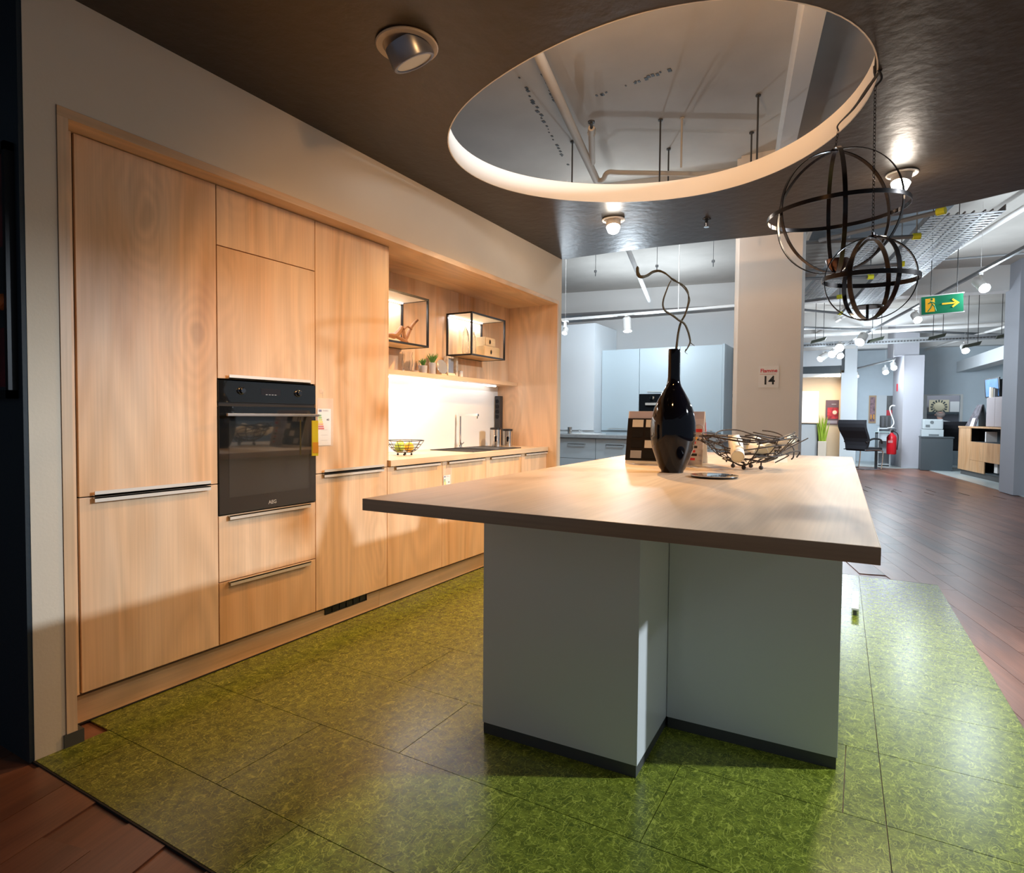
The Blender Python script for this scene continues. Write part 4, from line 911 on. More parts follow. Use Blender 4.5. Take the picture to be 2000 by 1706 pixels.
bx('body', blackp, t, xs[1]+.022, xs[2]-.022, KY+.002, KY+.5, zo0+.001, zo1-.001); bx('front_glass', ovenglass, t, xs[1]+.004, xs[2]-.004, KY-.012, KY+.001, zo0+.001, zo1-.001)
p = ony(1260, 789.5, KY-.05); MB().box(p.x, p.x+.44, KY-.05, KY-.04, p.z-.018, p.z+.018).box(p.x+.02, p.x+.04, KY-.04, KY-.0125, p.z-.01, p.z+.01).box(p.x+.4, p.x+.42, KY-.04, KY-.0125, p.z-.01, p.z+.01).build('handle', alu, t)
p = ony(1273.5, 777.5, KY-.014); MB().lathe([(.0, 0), (.03, 0), (.03, .02), (0, .022)], p, 20, axis=(0, -1, 0)).build('knob', chrome, t, True)
t = thing('far_corner_cabinet', 'tall white cabinet at the left of the far kitchen, higher than its neighbours', 'cabinet', (-1.3, 7.9, .002))
xr_ = min(ony(1165, 700, 7.45).x, xs[0]-.002); zr_ = ony(1130, 633, 7.45).z
bx('carcass', whitewall, t, -2.6, xr_-.001, 7.47, 8.39, .002, zr_); bx('door', whitewall, t, -2.2, xr_, 7.45, 7.469, 1.07, zr_-.004)
t = thing('far_worktop', 'grey stone worktop of the pale far kitchen', 'worktop', (-.5, 7.3, .95))
z9 = ony(1250, 852, 6.95).z
bx('slab', greytop, t, -2.9, 1.25, 6.93, 7.445, z9-.045, z9); 
xb = [ony(u, 880, 6.98).x for u in (1090, 1163, 1240, 1330, 1410)]; xb = [xb[0]-.6]+xb
for i in range(5):
    t = thing('far_base_cabinet', ['pale base cabinet at the extreme left of the far worktop', 'pale base cabinet with bar handle next to the oak niche, far kitchen', 'pale base cabinet with bar handle left of the sample display, far kitchen', 'pale base cabinet behind the vase, far kitchen', 'pale base cabinet with drawers at the right end of the far kitchen'][i], 'cabinet', ((xb[i]+xb[i+1])/2, 7.2, .01), 'base cabinets of the pale far kitchen')
    bx('carcass', bluelac, t, xb[i]+.001, xb[i+1]-.001, 7.0, 7.44, .10, z9-.046); bx('plinth', skirt, t, xb[i]+.001, xb[i+1]-.001, 7.05, 7.07, .004, .099)
    d = bx('drawer', bluelac, t, xb[i]+.004, xb[i+1]-.004, 6.98, 6.999, z9-.35 if i != 4 else z9-.20, z9-.055); zh = ony(1200, 870, 6.95).z
    MB().tube([(xb[i]+.16, 6.979, zh), (xb[i]+.17, 6.95, zh), (xb[i+1]-.17, 6.95, zh), (xb[i+1]-.16, 6.979, zh)], .007, 6).build('handle', steel, d)
    bx('drawer', bluelac, t, xb[i]+.004, xb[i+1]-.004, 6.98, 6.999, .11, (z9-.355 if i != 4 else z9-.205))
p = ony(1113, 836, 7.2)
tag(MB().lathe([(0, 0), (.035, 0), (.035, .10), (.03, .104), (0, .104)], (p.x, 7.2, z9+.0003), 20).build('steel_cup', steel, None, True), 'small steel beaker on the far kitchen worktop', 'cup')
p = ony(1135, 849, 7.2)
t = thing('far_sink', 'white inset sink in the far kitchen worktop', 'sink', (p.x, 7.2, z9)); MB().box(p.x-.1, p.x+.32, 7.02, 7.4, z9+.0002, z9+.008, bev=.003).build('rim', white, t); MB().tube(smoothpath([(p.x-.08, 7.38, z9+.009), (p.x-.08, 7.3, z9+.06), (p.x, 7.22, z9+.04)]), .008, 8).build('tap', chrome, t, True)

def tracklamp(c, aim, label, m=white, r=.045, L_=.16, glow=lampcool, stem=.10, power=0, rod=True):
    c = Vector(c); aim = Vector(aim).normalized(); t = thing('track_spotlight', label, 'spotlight', c)
    MB().lathe([(0, 0), (r*.7, 0), (r, .01), (r, L_), (r*.88, L_), (r*.85, L_-.02)], c-aim*L_*.5, 20, axis=aim).build('barrel', m, t, True)
    MB().lathe([(0, L_-.02), (r*.84, L_-.02), (r*.84, L_-.006), (0, L_-.006)], c-aim*L_*.5, 18, axis=aim).build('lens', glow, t)
    if power: light('POINT', 'track_spotlight_light', c+aim*(L_*.5+.06), power, COOL, None, .04)
    MB().box(c.x-.012, c.x+.012, c.y-.012, c.y+.012, c.z, c.z+stem).box(c.x-.0015, c.x+.0015, c.y-.0015, c.y+.0015, c.z+stem+.02, (TZ-.004 if rod else c.z+stem+.021)).box(c.x-.02, c.x+.02, c.y-.05, c.y+.05, c.z+stem, c.z+stem+.02).build('bracket', m, t)
    return t
p = ony(1225, 634, 6.6); tracklamp(p, (.12, -.15, -1), 'white track spot shining down over the far kitchen', r=.055, L_=.19, stem=.10, power=60, rod=False)
p2 = ony(1104, 646, 5.2); tracklamp(p2, (0, -.5, -.8), 'lit spot just past the end of the oak niche wall', r=.03, L_=.08, stem=.1, power=14)
tk = MB(); pz_ = ony(1225, 634, 6.6).z+.121
tk.box(-2.5, 1.4, 6.60, 6.64, pz_+.001, pz_+.03).box(-1.5, -1.49, 6.61, 6.62, pz_+.03, TZ-.002).box(.6, .61, 6.61, 6.62, pz_+.03, TZ-.002); tag(tk.build('lighting_track', white), 'white lighting track above the far kitchen', 'track')
# ventilation bundle on the far dark wall
p = ony(1328, 628, 12.9); t = thing('cable_bundle', 'dark bundle of ducts with a red coupling high on the far wall', 'ducting', p-Vector((0, 0, .1)))
a = ony(1304, 622, 12.9); b = ony(1362, 636, 12.9)
MB().box(a.x, b.x, 12.75, 12.95, b.z, a.z).build('duct', blackp, t); c = ony(1350, 631, 12.7); bx('red_coupling', red, t, c.x-.08, c.x+.1, 12.68, 12.75, c.z-.07, c.z+.05)
for k in range(2): c = ony(1309+k*7, 629, 12.7); bx('white_band', white, t, c.x-.01, c.x+.012, 12.73, 12.75, b.z, a.z)
for k, (u, v) in enumerate(((1163, 536), (1283, 526), (1393, 517))):
    p = ony(u, v, 7.5); tag(MB().lathe([(.022, 0), (.022, -.03), (.008, -.035), (.008, -.09), (0, -.09)], (p.x, 7.5, min(TZ, p.z+.06)), 10).tube([(p.x, 7.5, min(TZ, p.z+.06)), (p.x, 7.5, TZ)], .004, 5).build('pendant_sprinkler', galv), ['sprinkler nozzle over the far kitchen, leftmost', 'sprinkler nozzle over the far kitchen beside the branch tip', 'sprinkler nozzle over the far kitchen nearest the column'][k], 'sprinkler', 'sprinkler nozzles over the far kitchen')
a = onz(1232, 500, 3.55); b = onz(1268, 588, 3.55)
tag(MB().tube([a-(b-a)*.6, b], .035, 10).build('vent_pipe', white, None, True), 'white sloping pipe above the far kitchen, left of the branch', 'pipe')

# ------------------------------------------------------------------ right-hand showroom, office
def vbox(mb, u0, v0, u1, v1, Y, dep, zfloor=None):
    """front face measured at plane y=Y, `dep` deep"""
    a = ony(u0, v0, Y); b = ony(u1, v1, Y); mb.box(a.x, b.x, Y, Y+dep, b.z if zfloor is None else zfloor, a.z); return a, b
WY = 20.0
oa = ony(1811, 773, WY); ob = ony(1873, 860, WY); wx0 = ony(1672, 760, WY).x
struct('wall_right', MB().box(wx0, oa.x, WY, WY+.15, 0, 3.35).box(ob.x, 9, WY, WY+.15, 0, 3.35).box(oa.x, ob.x, WY, WY+.15, oa.z, 3.35).box(oa.x, ob.x, WY, WY+.15, 0, .8), bluewall)
struct('window_1', MB().box(oa.x-.14, oa.x, WY-.02, WY-.001, .8, oa.z+.03).box(ob.x, ob.x+.06, WY-.02, WY-.001, .8, oa.z+.03).box(oa.x, ob.x, WY-.02, WY-.001, oa.z, oa.z+.03), white)
struct('wall_end', MB().box(3.5, 8, 22.6, 22.7, 0, 3.3), purplewall)
struct('wall_east', MB().box(8.9, 9.0, 6, 24, 0, TZ), bluewall)
struct('wall_west', MB().box(-3.6, -3.5, 8.55, 24, 0, TZ), bluewall)
struct('wall_end.001', MB().box(-3.5, 9, 23.9, 24, 0, TZ), whitewall)
# office shelf and sun ornament seen through the opening
a = ony(1811, 805, 22.3); b = ony(1874, 810, 22.3); tag(bx('office_shelf', slate, None, a.x-.3, b.x+.3, 22.15, 22.59, b.z, a.z), 'dark shelf on the wall seen through the office opening', 'shelf')
c = ony(1834, 795, 22.3); t = thing('sun_ornament', 'cream sunburst ornament on the dark office shelf', 'ornament', (c.x, 22.3, a.z))
w_ = .26; bx('backboard', sunm, t, c.x-w_, c.x+w_, 22.32, 22.34, a.z, c.z+w_*.85)
MB().lathe([(0, 0), (.12, 0), (.13, .02), (.1, .03), (0, .035)], (c.x, 22.319, c.z), 24, axis=(0, -1, 0)).build('sun_face', sunm, t, True)
for k in range(16):
    a_ = 2*math.pi*k/16; d_ = Vector((math.cos(a_), 0, math.sin(a_))); s_ = Vector((-math.sin(a_), 0, math.cos(a_))); o_ = Vector((c.x, 22.315, c.z))
    q = MB(); q.hexa([o_+d_*.15-s_*.013, o_+d_*.15+s_*.013, o_+d_*.22+s_*.02, o_+d_*.22-s_*.02], [x+Vector((0, -.01, 0)) for x in (o_+d_*.15-s_*.013, o_+d_*.15+s_*.013, o_+d_*.22+s_*.02, o_+d_*.22-s_*.02)]); q.build('ray_gap', slate, t)
p = ony(1866, 797, 22.3); t = thing('shelf_card', 'white framed card leaning on the office shelf', 'card', (p.x, 22.3, a.z)); bx('card', paper, t, p.x-.14, p.x+.14, 22.28, 22.30, a.z+.0005, a.z+.33, bev=.004); bx('edge', inkgrey, t, p.x-.155, p.x-.141, 22.28, 22.31, a.z+.0005, a.z+.335)
# warm booth on the left behind the column
BY = 19.6
struct('wall_booth', MB().box(ony(1540, 800, BY).x, ony(1646, 800, BY).x, BY, BY+.12, 0, 2.75), warmwall)
a = ony(1560, 717, 18.9); b = ony(1642, 729, 18.9)
struct('trim_13', MB().box(a.x-.6, b.x, 18.9, 19.1, b.z, a.z), slate)
struct('trim_14', MB().box(a.x-.6, b.x, 18.88, 19.55, ony(1600, 737, 18.9).z, b.z-.001), white)
struct('trim_15', MB().box(a.x-.6, b.x+.02, 18.85, 18.88, a.z+.001, a.z+.62), whitewall)
a = ony(1648, 745, 18.7); b = ony(1675, 745, 18.7)
struct('trim_16', MB().box(ony(1643, 745, 18.7).x, b.x, 18.7, 19.9, 0, ony(1660, 728, 18.7).z).box(ony(1649, 745, 18.7).x, b.x-.02, 18.75, 19.5, ony(1660, 728, 18.7).z, TZ-.001), whitewall)
ga, gb = ony(1560, 765, 19.2), ony(1597.5, 826, 19.2)
tag(MB().box(ga.x-.4, gb.x, 19.2, 19.26, gb.z+.001, ga.z).build('lit_wall_unit', boothglow), 'glowing white back panel above the white booth cabinet', 'panel')
ca, cb = ony(1558, 827, 18.95), ony(1599, 888, 18.95)
t = thing('booth_cabinet', 'white sideboard with a dark top under the glowing panel', 'cabinet', ((ca.x+cb.x)/2, 19.1, .004))
bx('body', whitewall, t, ca.x-.4, cb.x-.05, 18.95, 19.5, .12, ca.z-.03); bx('top', slate, t, ca.x-.4, cb.x, 18.93, 19.5, ca.z-.029, ca.z); bx('end_panel', slate, t, cb.x-.049, cb.x, 18.93, 19.5, .0045, ca.z-.03); bx('plinth', whitewall, t, ca.x-.4, cb.x-.06, 19.0, 19.4, .0045, .119)
pa_, pb_ = ony(1613, 782, BY-.03), ony(1637.5, 830, BY-.03)
t = thing('booth_poster', 'dark framed poster with a red picture on the warm booth wall', 'poster', ((pa_.x+pb_.x)/2, BY-.03, pb_.z))
bx('board', mat('dark_mauve', (.12, .07, .09), .5), t, pa_.x, pb_.x, BY-.03, BY-.001, pb_.z, pa_.z); hh = pa_.z-pb_.z; ww = pb_.x-pa_.x
bx('red_picture', mat('red_poster', (.40, .02, .03), .5, vary=.8, vscale=7), t, pa_.x+ww*.14, pb_.x-.01, BY-.034, BY-.0305, pb_.z+hh*.24, pa_.z-hh*.30)
bx('caption', inkgrey, t, pa_.x+ww*.45, pb_.x-ww*.2, BY-.033, BY-.0305, pa_.z-hh*.18, pa_.z-hh*.15); 
MB().lathe([(.03, 0), (.06, .0), (.06, .004), (.03, .004)], (pa_.x+ww*.7, BY-.036, pb_.z+hh*.5), 16, axis=(0, -1, 0)).build('ring_print', potw, t)
bx('pale_patch', mat('lilac', (.35, .32, .40), .5), t, pa_.x+ww*.1, pb_.x-ww*.1, BY-.0335, BY-.0305, pb_.z+hh*.05, pb_.z+hh*.17)
pp = ony(1606, 862, 18.8)
t = thing('potted_grass', 'tall green grass plant in a pale planter beside the booth cabinet', 'plant', (pp.x, 18.8, .004))
MB().box(pp.x-.11, pp.x+.11, 18.7, 18.92, .0045, pp.z, bev=.01).build('planter', potw, t)
lf = MB()
for k in range(34):
    b_ = Vector((pp.x+random.uniform(-.08, .08), 18.8+random.uniform(-.07, .07), pp.z-.01)); h = random.uniform(.45, .78); l_ = Vector((random.uniform(-.12, .12), random.uniform(-.08, .08), h))
    lf.tube([b_, b_+l_*.5+Vector((0, 0, .03)), b_+l_], [.02, .016, .002], 4)
lf.build('leaves', plantb, t, True)
# pictures and panel on the blue wall
def hung(name, u0, v0, u1, v1, m, label, cat, dep=.03, Y=WY):
    a = ony(u0, v0, Y-.03); b = ony(u1, v1, Y-.03); t = thing(name, label, cat, ((a.x+b.x)/2, Y-dep, b.z))
    bx('board', m, t, a.x, b.x, Y-dep, Y-.001, b.z, a.z); return t, a, b
t, a, b = hung('tall_picture', 1697.5, 773, 1710.5, 827, mat('ochre_frame', (.45, .28, .14), .5), 'narrow tall picture with blurred bottles on the blue wall', 'picture')
bx('print', picmix, t, a.x+.03, b.x-.03, WY-.034, WY-.0305, b.z+.05, a.z-.05)
for k in range(2): bx('bottle_print', orng, t, a.x+.05+.07*k, a.x+.08+.07*k, WY-.036, WY-.0345, b.z+.12, b.z+.26)
hung('white_panel', 1712, 772.5, 1730.5, 831, whitewall, 'plain white panel on the blue wall beside the narrow picture', 'panel')
t, a, b = hung('dark_picture', 1732.3, 773.5, 1746, 812, picdark, 'dark picture with a red lower edge beside the grey pillar', 'picture'); bx('red_strip', red, t, a.x, b.x, WY-.034, WY-.0305, b.z, b.z+.16)
# pillars
P0 = ony(1763, 800, 17.8); P0 = Vector((P0.x, 17.8, 0)); wP = (ony(1803.5, 800, 17.9).x-P0.x)*1.0
zpl = ony(1780, 694, 17.8).z
pil = MB(); pil.prism([P0, P0+dv*wP, P0+dv*wP+du*1.1, P0+du*1.1], .004, zpl)
pil.prism([P0+dv*.02+du*.1-dv*.22, P0+dv*(wP-.1)+du*.1, P0+dv*(wP-.1)+du*.9, P0+du*.9-dv*.2], zpl+.001, TZ-.001)
struct('trim_17', pil, mat('pillar_grey', (.46, .46, .50), .7))
struct('trim_18', MB().prism([(4.93, 11.93), (5.9, 12.10), (5.8, 12.7), (4.83, 12.53)], .004, TZ-.001), mat('pillar_grey_right', (.40, .42, .47), .7))
struct('trim_19', obox(MB(), (5.62, 12.6), (4.95, 19.9), .35, 2.62, 2.92), whitewall)
# small sign on the pillar side
p = P0+du*.55; tag(MB().hexa([p-dv*.012+Vector((0, 0, 2.05)), p-dv*.012+du*.12+Vector((0, 0, 2.05)), p-dv*.002+du*.12+Vector((0, 0, 2.05)), p-dv*.002+Vector((0, 0, 2.05))], [p-dv*.012+Vector((0, 0, 2.25)), p-dv*.012+du*.12+Vector((0, 0, 2.25)), p-dv*.002+du*.12+Vector((0, 0, 2.25)), p-dv*.002+Vector((0, 0, 2.25))]).build('pillar_notice', red), 'small red-edged notice on the side of the grey pillar', 'sign')
# extinguisher
e = ony(1741, 888, 17.2); e = Vector((e.x, 17.3, e.z))
t = thing('fire_extinguisher', 'red fire extinguisher hanging at the side of the grey pillar', 'extinguisher', e)
MB().lathe([(0, 0), (.10, 0), (.115, .02), (.115, .44), (.09, .49), (.04, .53), (.03, .56), (0, .56)], e, 24).build('cylinder', redgloss, t, True)
MB().lathe([(.03, .55), (.03, .60), (.045, .61), (.02, .64), (0, .64)], e, 12).box(e.x-.015, e.x+.10, e.y-.012, e.y+.012, e.z+.63, e.z+.645).box(e.x-.015, e.x+.09, e.y-.012, e.y+.012, e.z+.60, e.z+.612).build('valve', blackp, t, True)
MB().tube(smoothpath([e+Vector((.03, -.02, .6)), e+Vector((.13, -.02, .52)), e+Vector((.135, -.02, .3)), e+Vector((.12, -.03, .12))]), .012, 8).build('hose', blackp, t, True)
bx('label_patch', mat('extinguisher_label', (.6, .25, .25), .5), t, e.x-.08, e.x+.02, e.y-.118, e.y-.100, e.z+.30, e.z+.36)
bx('bracket', chrome, t, e.x-.012, e.x+.012, e.y+.116, e.y+.25, e.z+.35, e.z+.38)
# office chair (black, cantilever)
def officechair(c, sc, label, yaw, name='office_chair'):
    c = Vector(c); t = thing(name, label, 'chair', c); T = Matrix.Translation(c) @ Matrix.Rotation(yaw, 4, 'Z') @ Matrix.Scale(sc, 4)
    bk = MB(T)
    n = 8
    for side in (0,):
        rowsf = []; 
        for i in range(n+1):
            f = i/n; z = .46+.66*f; w = .25+.07*math.sin(f*2.2)+.02*f; yb = -.22-.13*f+.05*math.sin(f*6); rowsf.append((z, w, yb))
        for (za, wa, ya), (zb_, wb_, yb2) in zip(rowsf, rowsf[1:]):
            bk.hexa([(-wa, ya, za), (wa, ya, za), (wa, ya+.07, za), (-wa, ya+.07, za)], [(-wb_, yb2, zb_), (wb_, yb2, zb_), (wb_, yb2+.07, zb_), (-wb_, yb2+.07, zb_)])
    bk.build('backrest', blackfab, t, True)
    MB(T).box(-.26, .26, -.20, .32, .42, .50, bev=.02).build('seat', blackfab, t)
    for s in (-1, 1):
        MB(T).tube(smoothpath([(s*.27, -.22, .62), (s*.30, -.05, .70), (s*.30, .18, .68), (s*.29, .26, .60)]), .022, 8).build('armrest', blackp, t, True)
        MB(T).tube(smoothpath([(s*.27, -.24, .45), (s*.28, .25, .44), (s*.28, .30, .30), (s*.28, .26, .03), (s*.28, .2, .014), (s*.28, -.28, .014)], 5), .0125, 8).build('leg', chrome, t, True)
    MB(T).tube([(-.28, -.28, .014), (.28, -.28, .014)], .0125, 8).build('cross_bar', chrome, t, True)
    return t
p = ony(1683, 899, 16.4); officechair((p.x, 16.6, .004), 1.12, 'black cantilever office chair with chrome legs, back to the camera', R_(-38))
# desk edge, shelf unit
p = ony(1711, 905, 17.0)
t = thing('glass_desk', 'glass-topped desk with a dark leg panel beside the black chair', 'desk', (p.x, 17.2, .004))
dz_ = ony(1711, 843, 17.0).z
bx('leg_panel', slate, t, p.x-.03, p.x+.03, 16.9, 17.5, .0045, dz_-.02); bx('top', mat('desk_glass', (.35, .45, .45), .08), t, p.x-.06, p.x+.27, 16.85, 17.6, dz_-.019, dz_)
a = ony(1714, 853, 18.2); b = ony(1732, 905, 18.2)
t = thing('cube_shelf', 'light grey open shelf unit standing behind the extinguisher', 'shelf', ((a.x+b.x)/2, 18.4, .0045)); zt2 = ony(1720, 836, 18.2).z
m_ = MB(); m_.box(a.x, a.x+.03, 18.2, 18.6, .0045, zt2).box(b.x+.05, b.x+.08, 18.2, 18.6, .0045, zt2).box(a.x+.03, b.x+.05, 18.58, 18.6, .0045, zt2)
for k in range(4): z_ = .03+(zt2-.06)*k/3; m_.box(a.x+.03, b.x+.05, 18.2, 18.58, z_, z_+.03)
m_.build('frame', whitewall, t)
a = ony(1719, 812, 18.2); b = ony(1741, 834, 18.2)
t = thing('desk_monitor', 'black boxy device standing on the grey shelf unit', 'device', ((a.x+b.x)/2, 18.4, zt2+.002)); bx('body', blackp, t, a.x, b.x, 18.3, 18.5, zt2+.002, a.z, bev=.02)
for k in range(3): bx('rib', mat('rib_grey', (.05, .05, .06), .4), t, a.x+.06+k*.09, a.x+.09+k*.09, 18.29, 18.30, zt2+.03, a.z-.03)
a = ony(1741, 833, 17.9); lp = MB(); lp.lathe([(0, 0), (.09, 0), (.09, .015), (0, .02)], (a.x, 18.1, zt2+.002), 20)
lp.tube(smoothpath([(a.x, 18.1, zt2+.01), (a.x+.06, 18.1, zt2+.15), (a.x-.01, 18.1, zt2+.38), (a.x-.04, 18.1, zt2+.52), (a.x, 18.1, zt2+.60), (a.x+.08, 18.1, zt2+.60)]), .016, 8)
tag(lp.build('curved_lamp', white, None, True), 'white curved desk lamp arching beside the grey pillar', 'lamp')
# counter, printer, person, chair
a = ony(1799.5, 853, 17.2); b = ony(1862, 911, 17.2)
t = thing('slate_counter', 'dark slate-grey counter block carrying the printer', 'counter', ((a.x+b.x)/2, 17.5, .0045))
bx('body', slate, t, a.x, b.x-.02, 17.2, 17.95, .0045, a.z-.03); bx('top', slate, t, a.x-.01, b.x, 17.18, 17.97, a.z-.029, a.z)
pa, pb = ony(1801, 819, 17.35), ony(1843, 852, 17.35)
t = thing('office_printer', 'grey office printer on the slate counter', 'printer', ((pa.x+pb.x)/2, 17.6, a.z+.0005)); z0 = a.z+.0005; hp = pa.z-z0
MB().box(pa.x, pb.x, 17.35, 17.85, z0, z0+hp*.40, bev=.01).box(pa.x+.02, pb.x-.01, 17.36, 17.85, z0+hp*.41, z0+hp, bev=.03).build('housing', printerm, t)
bx('paper_tray', printerd, t, pa.x+.15, pb.x-.1, 17.34, 17.35, z0+.02, z0+.06); bx('panel', printerd, t, pa.x+.08, pa.x+.16, 17.345, 17.36, z0+hp*.55, z0+hp*.68)
MB().lathe([(0, 0), (.04, 0), (.04, .006), (0, .006)], ((pa.x+pb.x)/2-.02, 17.358, z0+hp*.82), 16, axis=(0, -1, 0)).build('badge', printerd, t)
hc = ony(1836, 810, 18.7)
def person(h):
    sx = h.x; sy = 18.75; hz = h.z                      # head centre
    t = thing('person', 'seated person with thin grey hair and white shirt behind the printer', 'person', (sx, sy, .004))
    def skinned(name, verts, edges, radii, m, root=0):
        me = bpy.data.meshes.new(name); me.from_pydata([Vector(v)-t.location for v in verts], edges, []); me.materials.append(m)
        o = bpy.data.objects.new(name, me); COL.objects.link(o); o.parent = t
        o.modifiers.new('skin', 'SKIN'); 
        sv = me.skin_vertices
        if not sv:
            bm = bmesh.new(); bm.from_mesh(me); bm.verts.layers.skin.verify(); bm.to_mesh(me); bm.free(); sv = me.skin_vertices
        for i, r in enumerate(radii): sv[0].data[i].radius = (r, r) if not hasattr(r, '__len__') else r
        sv[0].data[root].use_root = True
        s = o.modifiers.new('sub', 'SUBSURF'); s.levels = 1; s.render_levels = 2; s = None
        me.polygons.foreach_set('use_smooth', [True]*len(me.polygons)); o.modifiers['skin'].use_smooth_shade = True
        return o
    hip = hz-.72
    V = [(sx+.05, sy+.02, hip), (sx+.04, sy, hip+.22), (sx+.03, sy-.01, hip+.45), (sx+.01, sy, hip+.56), (sx, sy+.01, hz-.06), (sx, sy+.015, hz+.03), (sx, sy+.02, hz+.07),
         (sx-.17, sy+.02, hip+.47), (sx-.22, sy+.12, hip+.22), (sx-.18, sy+.34, hip+.16), (sx-.15, sy+.44, hip+.16),
         (sx+.22, sy, hip+.47), (sx+.27, sy+.10, hip+.22), (sx+.20, sy+.33, hip+.16), (sx+.16, sy+.44, hip+.16),
         (sx-.06, sy+.04, hip-.01), (sx-.12, sy+.46, hip), (sx-.12, sy+.48, hip-.38), (sx-.12, sy+.60, hip-.42),
         (sx+.16, sy+.04, hip-.01), (sx+.2, sy+.46, hip), (sx+.2, sy+.48, hip-.38), (sx+.2, sy+.60, hip-.42)]
    E_ = [(0, 1), (1, 2), (2, 3), (3, 4), (4, 5), (5, 6), (2, 7), (7, 8), (8, 9), (9, 10), (2, 11), (11, 12), (12, 13), (13, 14), (0, 15), (15, 16), (16, 17), (17, 18), (0, 19), (19, 20), (20, 21), (21, 22)]
    Rr = [.14, .13, .13, .055, .075, .095, .07, .065, .045, .033, .035, .065, .045, .033, .035, .09, .065, .045, .04, .09, .065, .045, .04]
    skinned('body', V, E_, Rr, skin)
    skinned('shirt', V[:3]+[V[7], V[8], V[9], V[11], V[12], V[13]]+[V[3]], [(0, 1), (1, 2), (2, 3), (3, 4), (4, 5), (2, 6), (6, 7), (7, 8), (2, 9)], [.165, .155, .155, .085, .062, .05, .085, .062, .05, .06], shirtm)
    skinned('trousers', [V[0], V[15], V[16], V[17], V[19], V[20], V[21]], [(0, 1), (1, 2), (2, 3), (0, 4), (4, 5), (5, 6)], [.15, .11, .082, .06, .11, .082, .06], trous)
    hr = MB(); hr.lathe([(.088, -.06), (.108, -.02), (.110, .02), (.09, .045)], (sx+.012, sy-.012, hz+.01), 20, axis=(.15, -.45, 1)).build('hair', hairm, t, True)
    for s in (-1, 1): MB().lathe([(0, -.03), (.014, -.015), (.016, .01), (0, .03)], (sx+s*.10, sy+.02, hz-.01), 10).build('ear', skin, t, True)
    MB().lathe([(0, -.025), (.014, -.015), (.008, .02), (0, .03)], (sx, sy+.115, hz-.01), 8).build('nose', skin, t, True)
    for s in (-1, 1): MB().lathe([(0, -.008), (.011, 0), (0, .008)], (sx+s*.035, sy+.10, hz+.015), 8).build('eye', ink, t, True)
    MB().box(sx-.028, sx+.028, sy+.098, sy+.106, hz-.062, hz-.052).build('mouth', mat('lips', (.4, .12, .1), .6), t)
person(hc)
p = ony(1858, 898, 18.3); officechair((hc.x+.25, 18.55, .004), 1.1, 'black office chair of the seated person behind the counter', R_(8))
# low oak cabinet running beside the aisle
LA = Vector((4.68, 16.6, 0)); LB = Vector((5.24, 13.6, 0)); ld = (LB-LA); LL = ld.length; ld.normalize(); ln_ = Vector((-ld.y, ld.x, 0))
if ln_.dot(CAM-LA) > 0: pass
outn = ln_ if ln_.dot(Vector((CAM.x-LA.x, CAM.y-LA.y, 0))) > 0 else -ln_
def lc(s, o, z): return LA+ld*s-outn*o+Vector((0, 0, z))
def lbox(mb, s0, s1, o0, o1, z0, z1): return mb.hexa([lc(s0, o0, z0), lc(s1, o0, z0), lc(s1, o1, z0), lc(s0, o1, z0)], [lc(s0, o0, z1), lc(s1, o0, z1), lc(s1, o1, z1), lc(s0, o1, z1)])
def lhit(u, v): p = onp(u, v, LA, outn); return (p-LA).dot(ld), p.z
zt3 = lhit(1920, 834)[1]
s1a, z1a = lhit(1896, 837); s1b, z1b = lhit(1953.5, 868); s2a, z2a = lhit(1922, 903); s2b, z2b = lhit(1952, 934); s3b, _ = lhit(1974, 934)
t = thing('low_oak_cabinet', 'long low oak cabinet with open dark cubbies beside the aisle', 'cabinet', LA)
LE = LL+.6; zb0 = .12
s3b = min(max(s3b, s2b+.3), LE-.05)
for (a_, b_, c_, d_) in ((0, s1a, zb0, zt3-.04), (s1a, s1b, z1a, zt3-.04), (s1b, LE, z2a, zt3-.04), (s1a, s1b, z2a, z1b), (s1a, s2a, zb0, z2a), (s2a, LE, zb0, z2b)):
    if b_ > a_+.01 and d_ > c_+.01: lbox(MB(), a_+.003, b_-.003, 0, .02, c_+.002, d_-.002).build('front_panel', far_oak, t)
cs = MB(); lbox(cs, 0, LE, .021, .45, zb0, zb0+.02); lbox(cs, 0, .02, .021, .45, zb0, zt3-.04); lbox(cs, 0, LE, .40, .45, zb0, zt3-.04); lbox(cs, s2b-.01, s2b+.01, .0, .40, z2b, z2a); lbox(cs, s1a-.01, s1b+.01, .021, .40, z1b-.02, z1b-.0); lbox(cs, LE-.02, LE, .021, .45, zb0, zt3-.04)
cs.build('carcass', slate, t); lbox(MB(), -.01, LE, -.01, .46, zt3-.038, zt3).build('top', far_oak, t); lbox(MB(), .06, LE, .04, .42, .0045, zb0-.001).build('plinth', skirt, t)
for s_, z_ in ((s1a+.33*(s1b-s1a), z1b+.01), (s1a+.92*(s1b-s1a), z1b+.01)): lbox(MB(), s_, s_+.05, .1, .3, z_, z_+.22).build('binder', paper, t)
lbox(MB(), s2a+.3*(s2b-s2a), s2a+.3*(s2b-s2a)+.16, .1, .13, z2b+.06, z2b+.26).build('white_card', paper, t)
